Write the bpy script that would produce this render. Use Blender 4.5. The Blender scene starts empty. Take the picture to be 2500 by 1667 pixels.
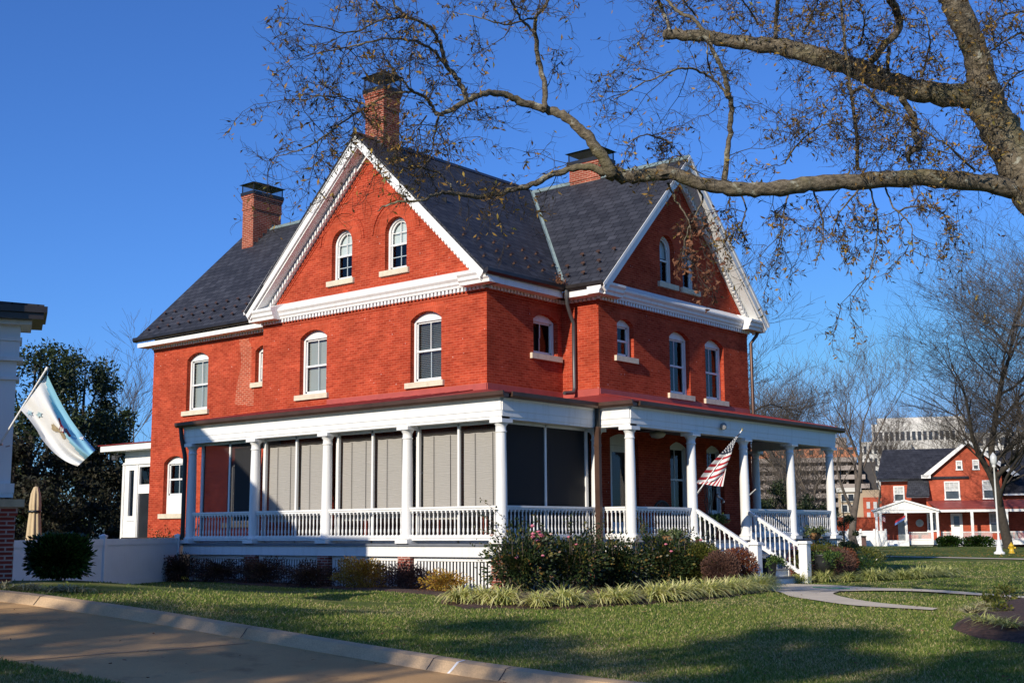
import bpy, bmesh, math, random
import numpy as np
from mathutils import Vector, Matrix
from mathutils.geometry import tessellate_polygon
S = bpy.context.scene
COL = S.collection
# ------------------------------------------------------------------ camera
W, H, F = 2500, 1667, 3039.561                      # pixel frame in which the photograph was measured
YAW, PITCH, ROLL = 0.6914107, 0.15185694, -0.00643406
FWv = Vector((-math.sin(YAW)*math.cos(PITCH), math.cos(YAW)*math.cos(PITCH), math.sin(PITCH)))
r0 = Vector((math.cos(YAW), math.sin(YAW), 0)); u0 = r0.cross(FWv)
Rv = math.cos(ROLL)*r0 + math.sin(ROLL)*u0
Uv = -math.sin(ROLL)*r0 + math.cos(ROLL)*u0
CAM = Vector((17.88, -21.2, 0.245))
cd = bpy.data.cameras.new("camera"); cam = bpy.data.objects.new("camera", cd); COL.objects.link(cam)
cd.sensor_width = 36; cd.sensor_fit = 'HORIZONTAL'; cd.lens = F/W*36; cd.clip_start = .1; cd.clip_end = 3000
M = Matrix((Rv, Uv, -FWv)).transposed().to_4x4(); M.translation = CAM
cam.matrix_world = M; S.camera = cam
# ------------------------------------------------------------------ light
SUN = Vector((1.0, -8.3, 3.62)).normalized()
elev = math.asin(SUN.z); azim = math.atan2(SUN.x, SUN.y)
w = bpy.data.worlds.new("World"); S.world = w; w.use_nodes = True
nt = w.node_tree; bgn = nt.nodes["Background"]
sky = nt.nodes.new("ShaderNodeTexSky"); sky.sky_type = 'NISHITA'; sky.sun_disc = False
sky.sun_elevation = elev; sky.sun_rotation = azim; sky.altitude = 0; sky.air_density = 1.0; sky.dust_density = 0.55; sky.ozone_density = 5.0
tint = nt.nodes.new('ShaderNodeMix'); tint.data_type = 'RGBA'; tint.blend_type = 'MULTIPLY'; tint.inputs[0].default_value = 1; tint.inputs[7].default_value = (.67, 1.06, 1.68, 1)
lim = nt.nodes.new('ShaderNodeMix'); lim.data_type = 'RGBA'; lim.blend_type = 'DARKEN'; lim.inputs[0].default_value = 1; lim.inputs[7].default_value = (2.7, 5.6, 10.4, 1)
nt.links.new(sky.outputs[0], tint.inputs[6]); nt.links.new(tint.outputs[2], lim.inputs[6]); nt.links.new(lim.outputs[2], bgn.inputs[0]); bgn.inputs[1].default_value = 0.095
sd = bpy.data.lights.new("sun", 'SUN'); sd.energy = 5.0; sd.angle = math.radians(.5); sd.color = (1, .90, .745)
so = bpy.data.objects.new("sun", sd); COL.objects.link(so); so.rotation_euler = SUN.to_track_quat('Z', 'Y').to_euler(); so.location = SUN*60
S.view_settings.view_transform = 'Standard'; S.view_settings.look = 'None'; S.view_settings.exposure = 0.0; S.view_settings.gamma = 1
S.render.engine = 'CYCLES'; S.cycles.max_bounces = 6; S.cycles.transparent_max_bounces = 10
S.cycles.diffuse_bounces = 2; S.cycles.caustics_reflective = False; S.cycles.caustics_refractive = False
S.cycles.sample_clamp_indirect = 6
# ------------------------------------------------------------------ helpers
def ray(px, py): return Rv*((px-W/2)/F) - Uv*((py-H/2)/F) + FWv
def at(px, py, ax, val):
    d = ray(px, py); i = 'xyz'.index(ax); return CAM + d*((val-CAM[i])/d[i])
def dep(px, py, d): return CAM + ray(px, py)*d
CTRL = np.array([(17.9,-21.2,-1.4),(14,-14,-1.33),(9.3,-10.9,-1.22),(5.2,-11.1,-.93),(.95,-12.1,-.5),(-.75,-10.9,-.34),(-3,-13,-.3),(-1.2,-9.9,-.45),(-8.3,-4.6,-1.01),(-11.3,0,-1.03),(-14,4,-1.0),
  (-5,0,-1.06),(0,0,-1.09),(3,7.5,-1.12),(2,3,-1.1),(1,-5,-1.1),(-4,-3,-1.06),(3,-8,-1.03),(12,0,-1.22),(10,8,-1.25),(20,10,-1.4),(5,20,-1.3),(-8,110,-1.75),(-30,20,-1),(-60,60,-1.2),(8,-5,-1.2),(12,-5,-1.23),(12,-12,-1.33),
  (6,-16,-1.15),(0,-20,-.5),(40,0,-1.4),(0,60,-1.5),(30,60,-1.5),(30,-30,-1.4),(-20,-10,-.6),(-30,140,-1.8),(60,140,-1.8),(-40,-20,-.5)])
KPX = [(0,1436),(102,1450),(255,1471),(383,1490),(510,1511.5),(608,1530.6),(808,1567),(999,1594),(1063,1610),(1240,1634),(1444,1661)]
def kd(x): return 17.6-(x/1444)**1.1*5.1
_k = []
for _i in range(37):
    _x = -160+1800*_i/36; _y = float(np.interp(_x, [q[0] for q in KPX], [q[1] for q in KPX])) if 0 <= _x <= 1444 else (1436+(_x)*.137 if _x < 0 else 1661+(_x-1444)*.125)
    _q = dep(_x, _y, kd(max(_x, 0))-(_x*.004 if _x < 0 else 0)); _k.append((_q.x, _q.y, _q.z-.02)); n_ = Vector((.2, .98))
    for _s in (1.6, -1.6, -3.4): _k.append((_q.x+n_.x*_s, _q.y+n_.y*_s, _q.z-.02-(.03 if _s > 0 else 0)))
CTRL = np.concatenate([CTRL, np.array(_k)])
def gz(x, y):
    x = np.asarray(x, float); y = np.asarray(y, float)
    d = (x[..., None]-CTRL[:, 0])**2 + (y[..., None]-CTRL[:, 1])**2 + .6
    k = d**-1.5
    return (k*CTRL[:, 2]).sum(-1)/k.sum(-1)
def g1(x, y): return float(gz(np.array([x]), np.array([y]))[0])
def gp(px, py):                                       # ray meets the ground
    d = ray(px, py); z = -1.1
    for _ in range(25):
        p = CAM + d*((z-CAM.z)/d.z); z = .5*z+.5*g1(p.x, p.y)
    return Vector((p.x, p.y, g1(p.x, p.y)))
# ---- materials
def newmat(name):
    m = bpy.data.materials.new(name); m.use_nodes = True; nt = m.node_tree
    return m, nt, nt.nodes["Principled BSDF"]
def nd(nt, t, **k):
    n = nt.nodes.new(t)
    for a, b in k.items():
        if a[0] == '_': setattr(n, a[1:], b)
        else: n.inputs[a.replace('_', ' ')].default_value = b
    return n
def mixc(nt, fac, a, b, mode='MIX'):
    n = nt.nodes.new('ShaderNodeMix'); n.data_type = 'RGBA'; n.blend_type = mode
    for s, v in ((0, fac), (6, a), (7, b)):
        if isinstance(v, bpy.types.NodeSocket): nt.links.new(v, n.inputs[s])
        else: n.inputs[s].default_value = v if s == 0 else (*v, 1)[:4]
    return n.outputs[2]
def ramp(nt, fac, stops):
    n = nt.nodes.new('ShaderNodeValToRGB'); e = n.color_ramp.elements
    while len(e) < len(stops): e.new(.5)
    for i, (p, c) in enumerate(stops): e[i].position = p; e[i].color = (*c, 1) if len(c) == 3 else c
    nt.links.new(fac, n.inputs[0]); return n.outputs[0]
def noise(nt, scale, detail=4, vec=None, rough=.55):
    n = nd(nt, 'ShaderNodeTexNoise', Scale=scale, Detail=detail, Roughness=rough)
    if vec is None:
        g = nt.nodes.new('ShaderNodeNewGeometry'); vec = g.outputs['Position']
    nt.links.new(vec, n.inputs['Vector']); return n.outputs['Fac']
def bump(nt, h, strength, dist=.02):
    n = nd(nt, 'ShaderNodeBump', Strength=strength, Distance=dist); nt.links.new(h, n.inputs['Height']); return n.outputs[0]
def mat(name, col, rough=.6, var=.12, scale=3., col2=None, bmp=0, bscale=40, spec=.5, metal=0, trans=0, local=False):
    m, nt, b = newmat(name)
    b.inputs['Roughness'].default_value = rough; b.inputs['Specular IOR Level'].default_value = spec; b.inputs['Metallic'].default_value = metal
    c2 = col2 or tuple(c*(1-var*2) for c in col)
    vec = None
    if local: vec = nt.nodes.new('ShaderNodeTexCoord').outputs['Object']
    f = noise(nt, scale, 5, vec); f = ramp(nt, f, [(.35, c2), (.62, col)])
    nt.links.new(f, b.inputs['Base Color'])
    if bmp: nt.links.new(bump(nt, noise(nt, bscale, 3, vec), bmp), b.inputs['Normal'])
    return m
def wallvec(nt, zs=1.0):                              # (along wall, height) from position and facing
    g = nt.nodes.new('ShaderNodeNewGeometry')
    sp = nt.nodes.new('ShaderNodeSeparateXYZ'); nt.links.new(g.outputs['Position'], sp.inputs[0])
    sn = nt.nodes.new('ShaderNodeSeparateXYZ'); nt.links.new(g.outputs['True Normal'], sn.inputs[0])
    def mth(op, a, b=None):
        n = nt.nodes.new('ShaderNodeMath'); n.operation = op
        for i, v in enumerate((a, b)):
            if v is None: continue
            if isinstance(v, bpy.types.NodeSocket): nt.links.new(v, n.inputs[i])
            else: n.inputs[i].default_value = v
        return n.outputs[0]
    k = mth('GREATER_THAN', mth('ABSOLUTE', sn.outputs[0]), mth('ABSOLUTE', sn.outputs[1]))
    u = mth('ADD', mth('MULTIPLY', sp.outputs[1], k), mth('MULTIPLY', sp.outputs[0], mth('SUBTRACT', 1.0, k)))
    c = nt.nodes.new('ShaderNodeCombineXYZ'); nt.links.new(u, c.inputs[0]); nt.links.new(mth('MULTIPLY', sp.outputs[2], zs), c.inputs[1])
    return c.outputs[0]
def brickmat(name, c1, c2, mortar, msize=.006, bw=.213, rh=.0667, zs=1., rough=.8, bmp=.25, flecks=False, spec=.0):
    m, nt, b = newmat(name); v = wallvec(nt, zs)
    t = nd(nt, 'ShaderNodeTexBrick', Scale=1.0, Color1=(*c1, 1), Color2=(*c2, 1), Mortar=(*mortar, 1))
    t.inputs['Mortar Size'].default_value = msize; t.inputs['Mortar Smooth'].default_value = .2; t.inputs['Bias'].default_value = .0
    t.inputs['Brick Width'].default_value = bw; t.inputs['Row Height'].default_value = rh
    nt.links.new(v, t.inputs['Vector'])
    f = ramp(nt, noise(nt, 1.3, 6, None, .6), [(.3, (.74, .74, .74)), (.7, (1.16, 1.16, 1.16))])
    c = mixc(nt, 1.0, t.outputs['Color'], f, 'MULTIPLY')
    mp = nt.nodes.new('ShaderNodeMapping'); mp.inputs['Scale'].default_value = (4, 13, 1); nt.links.new(v, mp.inputs[0])
    f2 = ramp(nt, noise(nt, 1.0, 2, mp.outputs[0]), [(.35, (.86, .84, .84)), (.65, (1.1, 1.1, 1.1))])
    c = mixc(nt, 1.0, c, f2, 'MULTIPLY')
    if flecks:
        mp2 = nt.nodes.new('ShaderNodeMapping'); mp2.inputs['Scale'].default_value = (3.2, 1.7, 1); nt.links.new(v, mp2.inputs[0])
        vo = nd(nt, 'ShaderNodeTexVoronoi', Scale=1.6); nt.links.new(mp2.outputs[0], vo.inputs['Vector'])
        k = ramp(nt, vo.outputs['Distance'], [(.035, (.8, .8, .8)), (.06, (0, 0, 0))])
        c = mixc(nt, k, c, (.72, .6, .55))
    nt.links.new(c, b.inputs['Base Color']); b.inputs['Roughness'].default_value = rough; b.inputs['Specular IOR Level'].default_value = spec
    nt.links.new(bump(nt, t.outputs['Fac'], -bmp if True else 0, .01), b.inputs['Normal'])
    return m
def leafmat(name, stops, rough=.5, spec=.35, trans=.25):
    m, nt, b = newmat(name); g = nt.nodes.new('ShaderNodeNewGeometry')
    c = ramp(nt, g.outputs['Random Per Island'], stops)
    nt.links.new(c, b.inputs['Base Color']); b.inputs['Roughness'].default_value = rough; b.inputs['Specular IOR Level'].default_value = spec
    if trans:
        tr = nt.nodes.new('ShaderNodeBsdfTranslucent'); nt.links.new(c, tr.inputs[0])
        mx = nd(nt, 'ShaderNodeMixShader', Fac=trans); nt.links.new(b.outputs[0], mx.inputs[1]); nt.links.new(tr.outputs[0], mx.inputs[2])
        nt.links.new(mx.outputs[0], nt.nodes['Material Output'].inputs[0])
    return m
def seethru(name, col, alpha, gloss=False):
    m, nt, b = newmat(name); b.inputs['Base Color'].default_value = (*col, 1); b.inputs['Roughness'].default_value = .03 if gloss else .8
    tr = nt.nodes.new('ShaderNodeBsdfTransparent'); mx = nt.nodes.new('ShaderNodeMixShader')
    if gloss:
        gl = nd(nt, 'ShaderNodeBsdfGlossy', Roughness=.02); lw = nd(nt, 'ShaderNodeLayerWeight', Blend=.5); pw = nt.nodes.new('ShaderNodeMath'); pw.operation = 'POWER'; pw.inputs[1].default_value = 4.5; nt.links.new(lw.outputs['Facing'], pw.inputs[0])
        fr = nt.nodes.new('ShaderNodeMath'); fr.operation = 'MULTIPLY_ADD'; fr.inputs[1].default_value = .8; fr.inputs[2].default_value = .045; nt.links.new(pw.outputs[0], fr.inputs[0])
        nt.links.new(fr.outputs[0], mx.inputs[0]); nt.links.new(gl.outputs[0], mx.inputs[2]); tr.inputs[0].default_value = (*col, 1)
    else:
        mx.inputs[0].default_value = alpha; nt.links.new(b.outputs[0], mx.inputs[2])
    nt.links.new(tr.outputs[0], mx.inputs[1]); nt.links.new(mx.outputs[0], nt.nodes['Material Output'].inputs[0])
    return m
BR = brickmat('red_brick', (.455, .072, .034), (.33, .042, .021), (.50, .135, .082), flecks=True, bmp=.18)
BRARCH = brickmat('arch_brick', (.47, .077, .036), (.42, .066, .033), (.49, .12, .07), bw=.068, rh=.21, bmp=.1)
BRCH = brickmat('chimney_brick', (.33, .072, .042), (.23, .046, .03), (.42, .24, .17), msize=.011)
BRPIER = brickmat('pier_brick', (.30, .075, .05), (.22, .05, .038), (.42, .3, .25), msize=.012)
SLATE = brickmat('roof_slate', (.052, .055, .068), (.029, .031, .039), (.006, .006, .007), msize=.012, bw=.34, rh=.24, zs=1.42, rough=.6, bmp=.7, spec=.22)
m, nt, b = newmat('white_paint')
mp = nt.nodes.new('ShaderNodeMapping'); mp.inputs['Scale'].default_value = (7, 7, .8); g_ = nt.nodes.new('ShaderNodeNewGeometry'); nt.links.new(g_.outputs['Position'], mp.inputs[0])
c = ramp(nt, noise(nt, 1.0, 5, mp.outputs[0], .6), [(.30, (.72, .71, .69)), (.5, (.80, .80, .79))]); c = mixc(nt, ramp(nt, noise(nt, 55, 2), [(.72, (0, 0, 0)), (.78, (.2, .2, .2))]), c, (.5, .47, .42))
nt.links.new(c, b.inputs['Base Color']); b.inputs['Roughness'].default_value = .5; nt.links.new(bump(nt, noise(nt, 25, 3), .04), b.inputs['Normal']); WHITE = m
STONE = mat('sill_stone', (.68, .60, .46), .85, .08, 6, bmp=.1)
DARKMET = mat('dark_gutter', (.035, .028, .026), .35, .2, 3, metal=.3)
BRONZE = mat('copper_gutter', (.12, .066, .048), .45, .15, 2, metal=.55)
REDROOF = mat('red_metal_roof', (.26, .03, .028), .5, .1, 3)
REDFLASH = mat('red_flashing', (.42, .075, .06), .6, .08, 3)
TEAL = mat('weathered_copper', (.22, .29, .29), .6, .12, 5)
BLACK = mat('black_iron', (.012, .012, .013), .4, .1, 5)
INTER = mat('unlit_black', (.012, .013, .016), .9, .1, 3)  # near-black colour standing in for unlit rooms and underfloor shade
GLASS = seethru('window_glass', (.80, .86, .88), 0, True)
BLIND = mat('blind_slat', (.78, .78, .74), .6, .02)
SCREEN = seethru('insect_screen', (.02, .02, .022), .25)
SCREEND = seethru('dark_insect_screen', (.010, .010, .012), .90)
SHADE = mat('woven_shade', (.42, .39, .35), .9, .05, 30)
GREYFLOOR = mat('grey_deck', (.17, .18, .2), .5, .08, 4)
GALV = mat('grey_downspout', (.11, .11, .115), .4, .12, 4, metal=.4)
m, nt, b = newmat('oak_bark')
mp = nt.nodes.new('ShaderNodeMapping'); mp.inputs['Scale'].default_value = (5, 5, 9); g_ = nt.nodes.new('ShaderNodeNewGeometry'); nt.links.new(g_.outputs['Position'], mp.inputs[0])
nf = noise(nt, 2.2, 6, mp.outputs[0], .65); c = ramp(nt, nf, [(.32, (.055, .045, .034)), (.5, (.15, .125, .09)), (.68, (.24, .20, .145))])
lk = ramp(nt, noise(nt, 7.5, 3), [(.60, (0, 0, 0)), (.68, (.75, .75, .75))]); c = mixc(nt, lk, c, (.40, .40, .33))
c = mixc(nt, ramp(nt, noise(nt, 1.6, 3), [(.5, (0, 0, 0)), (.75, (.45, .45, .45))]), c, (.17, .16, .06))
nt.links.new(c, b.inputs['Base Color']); b.inputs['Roughness'].default_value = .95; b.inputs['Specular IOR Level'].default_value = .1; nt.links.new(bump(nt, nf, .9, .05), b.inputs['Normal']); BARK = m
BARKD = mat('dark_bark', (.055, .045, .036), .9, .2, 5, bmp=.4, bscale=14)
BARKG = mat('grey_bark', (.13, .105, .085), .9, .2, 3)
STEMM = mat('shrub_stem', (.15, .11, .08), .9, .15, 8)
MULCH = mat('mulch', (.10, .05, .032), .95, .3, 14, col2=(.035, .018, .012), bmp=.8, bscale=60)
CONC = mat('concrete', (.68, .575, .42), .9, .07, 2.2, bmp=.1, bscale=90)
POT = mat('black_pot', (.02, .021, .024), .45, .1, 4)
COIR = mat('coir_liner', (.26, .14, .06), .95, .2, 30, bmp=.6, bscale=70)
SILVER = mat('grey_metal', (.45, .45, .45), .35, .05, 5, metal=.7)
# ---- geometry collector
class MB:
    def __init__(s): s.v = []; s.f = []; s.mi = []; s.sm = []
    def add(s, V, Fc, mi=0, sm=False):
        o = len(s.v); s.v.extend([tuple(p) for p in V])
        for f in Fc: s.f.append([i+o for i in f]); s.mi.append(mi); s.sm.append(sm)
    def box(s, x0, x1, y0, y1, z0, z1, mi=0, fr=None):
        V = [(x, y, z) for z in (z0, z1) for y in (y0, y1) for x in (x0, x1)]
        if fr: V = [fr(*p) for p in V]
        s.add(V, [(0,2,3,1),(4,5,7,6),(0,1,5,4),(2,6,7,3),(0,4,6,2),(1,3,7,5)], mi)
    def extr(s, poly, n0, n1, fr, mi=0):              # polygon in (u, z) pulled from depth n0 to n1 (convex or simple)
        k = len(poly); V = [fr(u, n0, z) for u, z in poly]+[fr(u, n1, z) for u, z in poly]
        s.add(V, [tuple(range(k)), tuple(range(2*k-1, k-1, -1))]+[(i, k+i, k+(i+1) % k, (i+1) % k) for i in range(k)], mi)
    def run(s, prof, u0, u1, fr, mi=0):               # profile in (n, z) pulled along u
        k = len(prof); V = [fr(u0, n, z) for n, z in prof]+[fr(u1, n, z) for n, z in prof]
        s.add(V, [tuple(range(k)), tuple(range(2*k-1, k-1, -1))]+[(i, k+i, k+(i+1) % k, (i+1) % k) for i in range(k)], mi)
    def tube(s, pts, rad, n=8, mi=0, caps=True, sm=True):
        P = [Vector(p) for p in pts]; k = len(P)
        if not hasattr(rad, '__len__'): rad = [rad]*k
        V = []; up = None
        for i in range(k):
            t = (P[min(i+1, k-1)]-P[max(i-1, 0)])
            if t.length < 1e-9: t = Vector((0, 0, 1))
            t.normalize()
            if up is None: up = Vector((1, 0, 0)) if abs(t.x) < .8 else Vector((0, 1, 0))
            a = t.cross(up)
            if a.length < 1e-4: a = t.cross(Vector((.3, .5, .8)))
            a.normalize(); b = t.cross(a); up = -b if False else a.cross(t)
            for j in range(n):
                c, q = math.cos(2*math.pi*j/n), math.sin(2*math.pi*j/n); V.append(P[i]+a*(c*rad[i])+b*(q*rad[i]))
        Fc = [(i*n+j, i*n+(j+1) % n, (i+1)*n+(j+1) % n, (i+1)*n+j) for i in range(k-1) for j in range(n)]
        s.add(V, Fc, mi, sm)
        if caps: s.add([V[j] for j in range(n)]+[V[(k-1)*n+j] for j in range(n)], [tuple(range(n)), tuple(range(2*n-1, n-1, -1))], mi)
    def lathe(s, cx, cy, prof, n=16, mi=0, z0=0, sm=True, cap=True):
        V = [(cx+r*math.cos(2*math.pi*j/n), cy+r*math.sin(2*math.pi*j/n), z0+z) for r, z in prof for j in range(n)]
        k = len(prof)
        s.add(V, [(i*n+j, i*n+(j+1) % n, (i+1)*n+(j+1) % n, (i+1)*n+j) for i in range(k-1) for j in range(n)], mi, sm)
        if cap: s.add(V[:n]+V[-n:], [tuple(range(n)), tuple(range(n, 2*n))], mi)
    def wall(s, outer, holes, fr, depth, mi=0):       # flat wall with openings and their reveals
        L = [[Vector((u, z, 0)) for u, z in p] for p in [outer]+holes]
        flat = [p for l in L for p in l]
        s.add([fr(p.x, 0, p.y) for p in flat], [t for t in tessellate_polygon(L)], mi)
        for h in holes:
            k = len(h); s.add([fr(u, 0, z) for u, z in h]+[fr(u, -depth, z) for u, z in h], [(i, (i+1) % k, k+(i+1) % k, k+i) for i in range(k)], mi)
ORI = {}
def finish(name, V, Fc, mats, parent, origin=None, mi=None, sm=None):
    V = np.asarray(V, float).reshape(-1, 3)
    if origin is None:
        lo, hi = V.min(0), V.max(0); origin = np.array([(lo[0]+hi[0])/2, (lo[1]+hi[1])/2, lo[2]])
    origin = np.asarray(origin, float)
    me = bpy.data.meshes.new(name)
    if isinstance(Fc, np.ndarray):
        me.vertices.add(len(V)); me.vertices.foreach_set('co', (V-origin).ravel())
        k = Fc.shape[1]; me.loops.add(Fc.size); me.loops.foreach_set('vertex_index', Fc.ravel().astype(np.int32))
        me.polygons.add(len(Fc)); me.polygons.foreach_set('loop_start', np.arange(0, Fc.size, k, dtype=np.int32))
        me.update(calc_edges=True)
    else: me.from_pydata((V-origin).tolist(), [], Fc)
    if not isinstance(mats, (list, tuple)): mats = [mats]
    for m in mats: me.materials.append(m)
    if mi is not None and len(mats) > 1: me.polygons.foreach_set('material_index', np.asarray(mi, np.int32))
    if sm is not None: me.polygons.foreach_set('use_smooth', np.asarray(sm, bool))
    me.update()
    o = bpy.data.objects.new(name, me); COL.objects.link(o)
    if parent is not None:
        o.parent = parent; o.location = Vector(origin)-ORI[parent.name]
    else: o.location = origin
    ORI[o.name] = Vector(origin)
    return o
def obj(name, mb, mats, parent=None, origin=None): return finish(name, mb.v, mb.f, mats, parent, origin, mb.mi, mb.sm)
LABELS = set()
def tag(o, label, cat, group=None):
    o['label'] = label; o['category'] = cat
    if group: o['group'] = group
    return o
def thing(name, label, cat, loc, group=None, rotz=None):
    o = bpy.data.objects.new(name, None); COL.objects.link(o); o.location = loc; o.empty_display_size = .2
    ORI[o.name] = Vector(loc)
    if rotz is not None: o.rotation_euler = (0, 0, rotz); ORI[o.name] = Vector((0, 0, 0))
    return tag(o, label, cat, group)
def dup(o, loc, rotz=None, scale=None, label=None, parent=None):
    c = o.copy(); COL.objects.link(c); c.location = loc
    if parent is not None: c.parent = parent
    if rotz is not None: c.rotation_euler = (0, 0, rotz)
    if scale is not None: c.scale = (scale, scale, scale) if not hasattr(scale, '__len__') else scale
    if label: c['label'] = label
    for ch in list(o.children): dup(ch, ch.location.copy(), parent=c)
    return c
def struct(o): o['kind'] = 'structure'; return o
def FY(y0): return lambda u, n, z: (u, y0-n, z)
def FX(x0): return lambda u, n, z: (x0+n, u, z)
# ---- leaves as many small quads
def leafquads(P, L, rng, wid=.42, up=.0, axis=None):
    P = np.asarray(P); n = len(P); a = rng.normal(size=(n, 3)); a[:, 2] += up
    if axis is not None: a = a*.6+axis
    a /= np.linalg.norm(a, axis=1)[:, None]; b = np.cross(a, rng.normal(size=(n, 3))); b /= np.linalg.norm(b, axis=1)[:, None]+1e-9
    L = (L*rng.uniform(.65, 1.25, n))[:, None]; c = np.cross(a, b)*L*.12
    V = np.stack([P, P+a*L*.5+b*L*wid*.5+c, P+a*L, P+a*L*.5-b*L*wid*.5+c], 1).reshape(-1, 3)
    return V, np.arange(4*n).reshape(-1, 4)
def leaves(name, P, L, material, parent, seed, wid=.42, up=0., origin=None, axis=None):
    V, Fc = leafquads(P, L, np.random.default_rng(seed), wid, up, axis)
    return finish(name, V, Fc, material, parent, origin)
# ------------------------------------------------------------------ ground
def kerbpx(l): return [np.array(dep(*q)) for q in l]
KB = [np.array(dep(x, y, kd(x))) for x, y in KPX]
d0 = (KB[1]-KB[0]); d0 /= np.linalg.norm(d0[:2]); d1 = KB[-1]-KB[-3]; d1 /= np.linalg.norm(d1[:2])
KB = [KB[0]-d0*12, KB[0]-d0*4]+KB+[KB[-1]+d1*3, KB[-1]+d1*12, KB[-1]+d1*40]
for q in KB: q[2] = g1(q[0], q[1])+.02
def smooth(P, n=8):
    P = [np.array(p, float) for p in P]; out = []
    for i in range(len(P)-1):
        a, b, c, d = P[max(i-1, 0)], P[i], P[i+1], P[min(i+2, len(P)-1)]
        for k in range(n):
            t = k/n; out.append(.5*((2*b)+(c-a)*t+(2*a-5*b+4*c-d)*t*t+(3*b-a-3*c+d)*t**3))
    return out+[P[-1]]
KB = smooth(KB, 5)
KB = np.array(KB)
tan = np.gradient(KB[:, :2], axis=0); tan /= np.linalg.norm(tan, axis=1)[:, None]
nrm = np.stack([-tan[:, 1], tan[:, 0]], 1)             # towards the lawn
if (nrm[len(nrm)//2] @ np.array([0., 1.])) < 0: nrm = -nrm
ROADW = 3.42
def seg_dist(x, y):                                     # signed distance from the kerb line, + = lawn side
    p = np.stack([np.asarray(x, float), np.asarray(y, float)], -1); sh = p.shape[:-1]; p = p.reshape(-1, 2)
    out = np.empty(len(p))
    for s in range(0, len(p), 20000):
        q = p[s:s+20000]; dd = ((q[:, None, :]-KB[None, :, :2])**2).sum(-1); j = dd.argmin(1)
        out[s:s+20000] = ((q-KB[j, :2])*nrm[j]).sum(1)
    return out.reshape(sh)
def grid(xs, ys):
    X, Y = np.meshgrid(xs, ys); n, m = len(xs), len(ys)
    i = np.arange((m-1)*(n-1)); r, c = i//(n-1), i % (n-1); a = r*n+c
    return X, Y, np.stack([a, a+1, a+n+1, a+n], 1)
def lawnmat(name):
    m, nt, b = newmat(name)
    f = ramp(nt, noise(nt, .55, 6), [(.36, (.085, .14, .028)), (.55, (.135, .17, .04)), (.72, (.29, .25, .105))])
    f2 = ramp(nt, noise(nt, 22, 4), [(.3, (.6, .6, .6)), (.7, (1.25, 1.25, 1.2))])
    nt.links.new(mixc(nt, 1, f, f2, 'MULTIPLY'), b.inputs['Base Color']); b.inputs['Roughness'].default_value = .95; b.inputs['Specular IOR Level'].default_value = .1
    nt.links.new(bump(nt, noise(nt, 45, 4), .8, .04), b.inputs['Normal']); return m
LAWN = lawnmat('lawn_soil')
xs = np.concatenate([np.arange(-400, -40, 30), np.arange(-40, -14, 1.3), np.arange(-14, 22, .22), np.arange(22, 60, 2), np.arange(60, 400, 30)])
ys = np.concatenate([np.arange(-60, -24, 4), np.arange(-24, 4, .22), np.arange(4, 24, .6), np.arange(24, 150, 4), np.arange(150, 700, 40)])
X, Y, Fc = grid(xs, ys); Z = gz(X, Y); sdk = seg_dist(X, Y)
Z = np.where((sdk < .12) & (sdk > -ROADW), Z-.3, Z)
o = finish('lawn', np.stack([X, Y, Z], -1), Fc, LAWN, None, (0, 0, 0), sm=[True]*len(Fc)); struct(o)
# driveway sheet
DRIVE = None
m, nt, b = newmat('brown_concrete')
c = ramp(nt, noise(nt, .5, 5), [(.35, (.46, .265, .10)), (.65, (.58, .35, .145))])
c = mixc(nt, 1, c, ramp(nt, noise(nt, 130, 3), [(.3, (.72, .72, .72)), (.7, (1.22, 1.22, 1.22))]), 'MULTIPLY')
c = mixc(nt, 1, c, ramp(nt, noise(nt, 1.7, 7, None, .7), [(.30, (.62, .60, .58)), (.46, (1, 1, 1))]), 'MULTIPLY')
nt.links.new(c, b.inputs['Base Color']); b.inputs['Roughness'].default_value = .85; nt.links.new(bump(nt, noise(nt, 150, 2), .25, .01), b.inputs['Normal']); DRIVE = m
cols = np.linspace(-.04, -ROADW-.4, 26)
V = np.array([[KB[i, 0]+nrm[i, 0]*c, KB[i, 1]+nrm[i, 1]*c, 0] for i in range(len(KB)) for c in cols]); V[:, 2] = gz(V[:, 0], V[:, 1])-.10
n, m_ = len(cols), len(KB); i = np.arange((m_-1)*(n-1)); r, c = i//(n-1), i % (n-1); a = r*n+c
o = finish('driveway', V, np.stack([a, a+1, a+n+1, a+n], 1), DRIVE, None, (5, -12, -1)); struct(o)
mb = MB()                                              # joint cut across the driveway
for (p, q) in (((0, 1592), (606, 1549)), ((-300, 1478), (100, 1464))):
    P, Q = gp(*p), gp(*q); dr = (Q-P).normalized(); sd_ = Vector((-dr.y, dr.x, 0))*.012
    pts = [P.lerp(Q, k/30) for k in range(31)]
    VV = [];
    for q_ in pts:
        z = g1(q_.x, q_.y)-.095; VV += [(q_.x+sd_.x, q_.y+sd_.y, z), (q_.x-sd_.x, q_.y-sd_.y, z)]
    mb.add(VV, [(2*k, 2*k+1, 2*k+3, 2*k+2) for k in range(30)])
o = obj('driveway_joint', mb, BLACK); struct(o)
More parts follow.
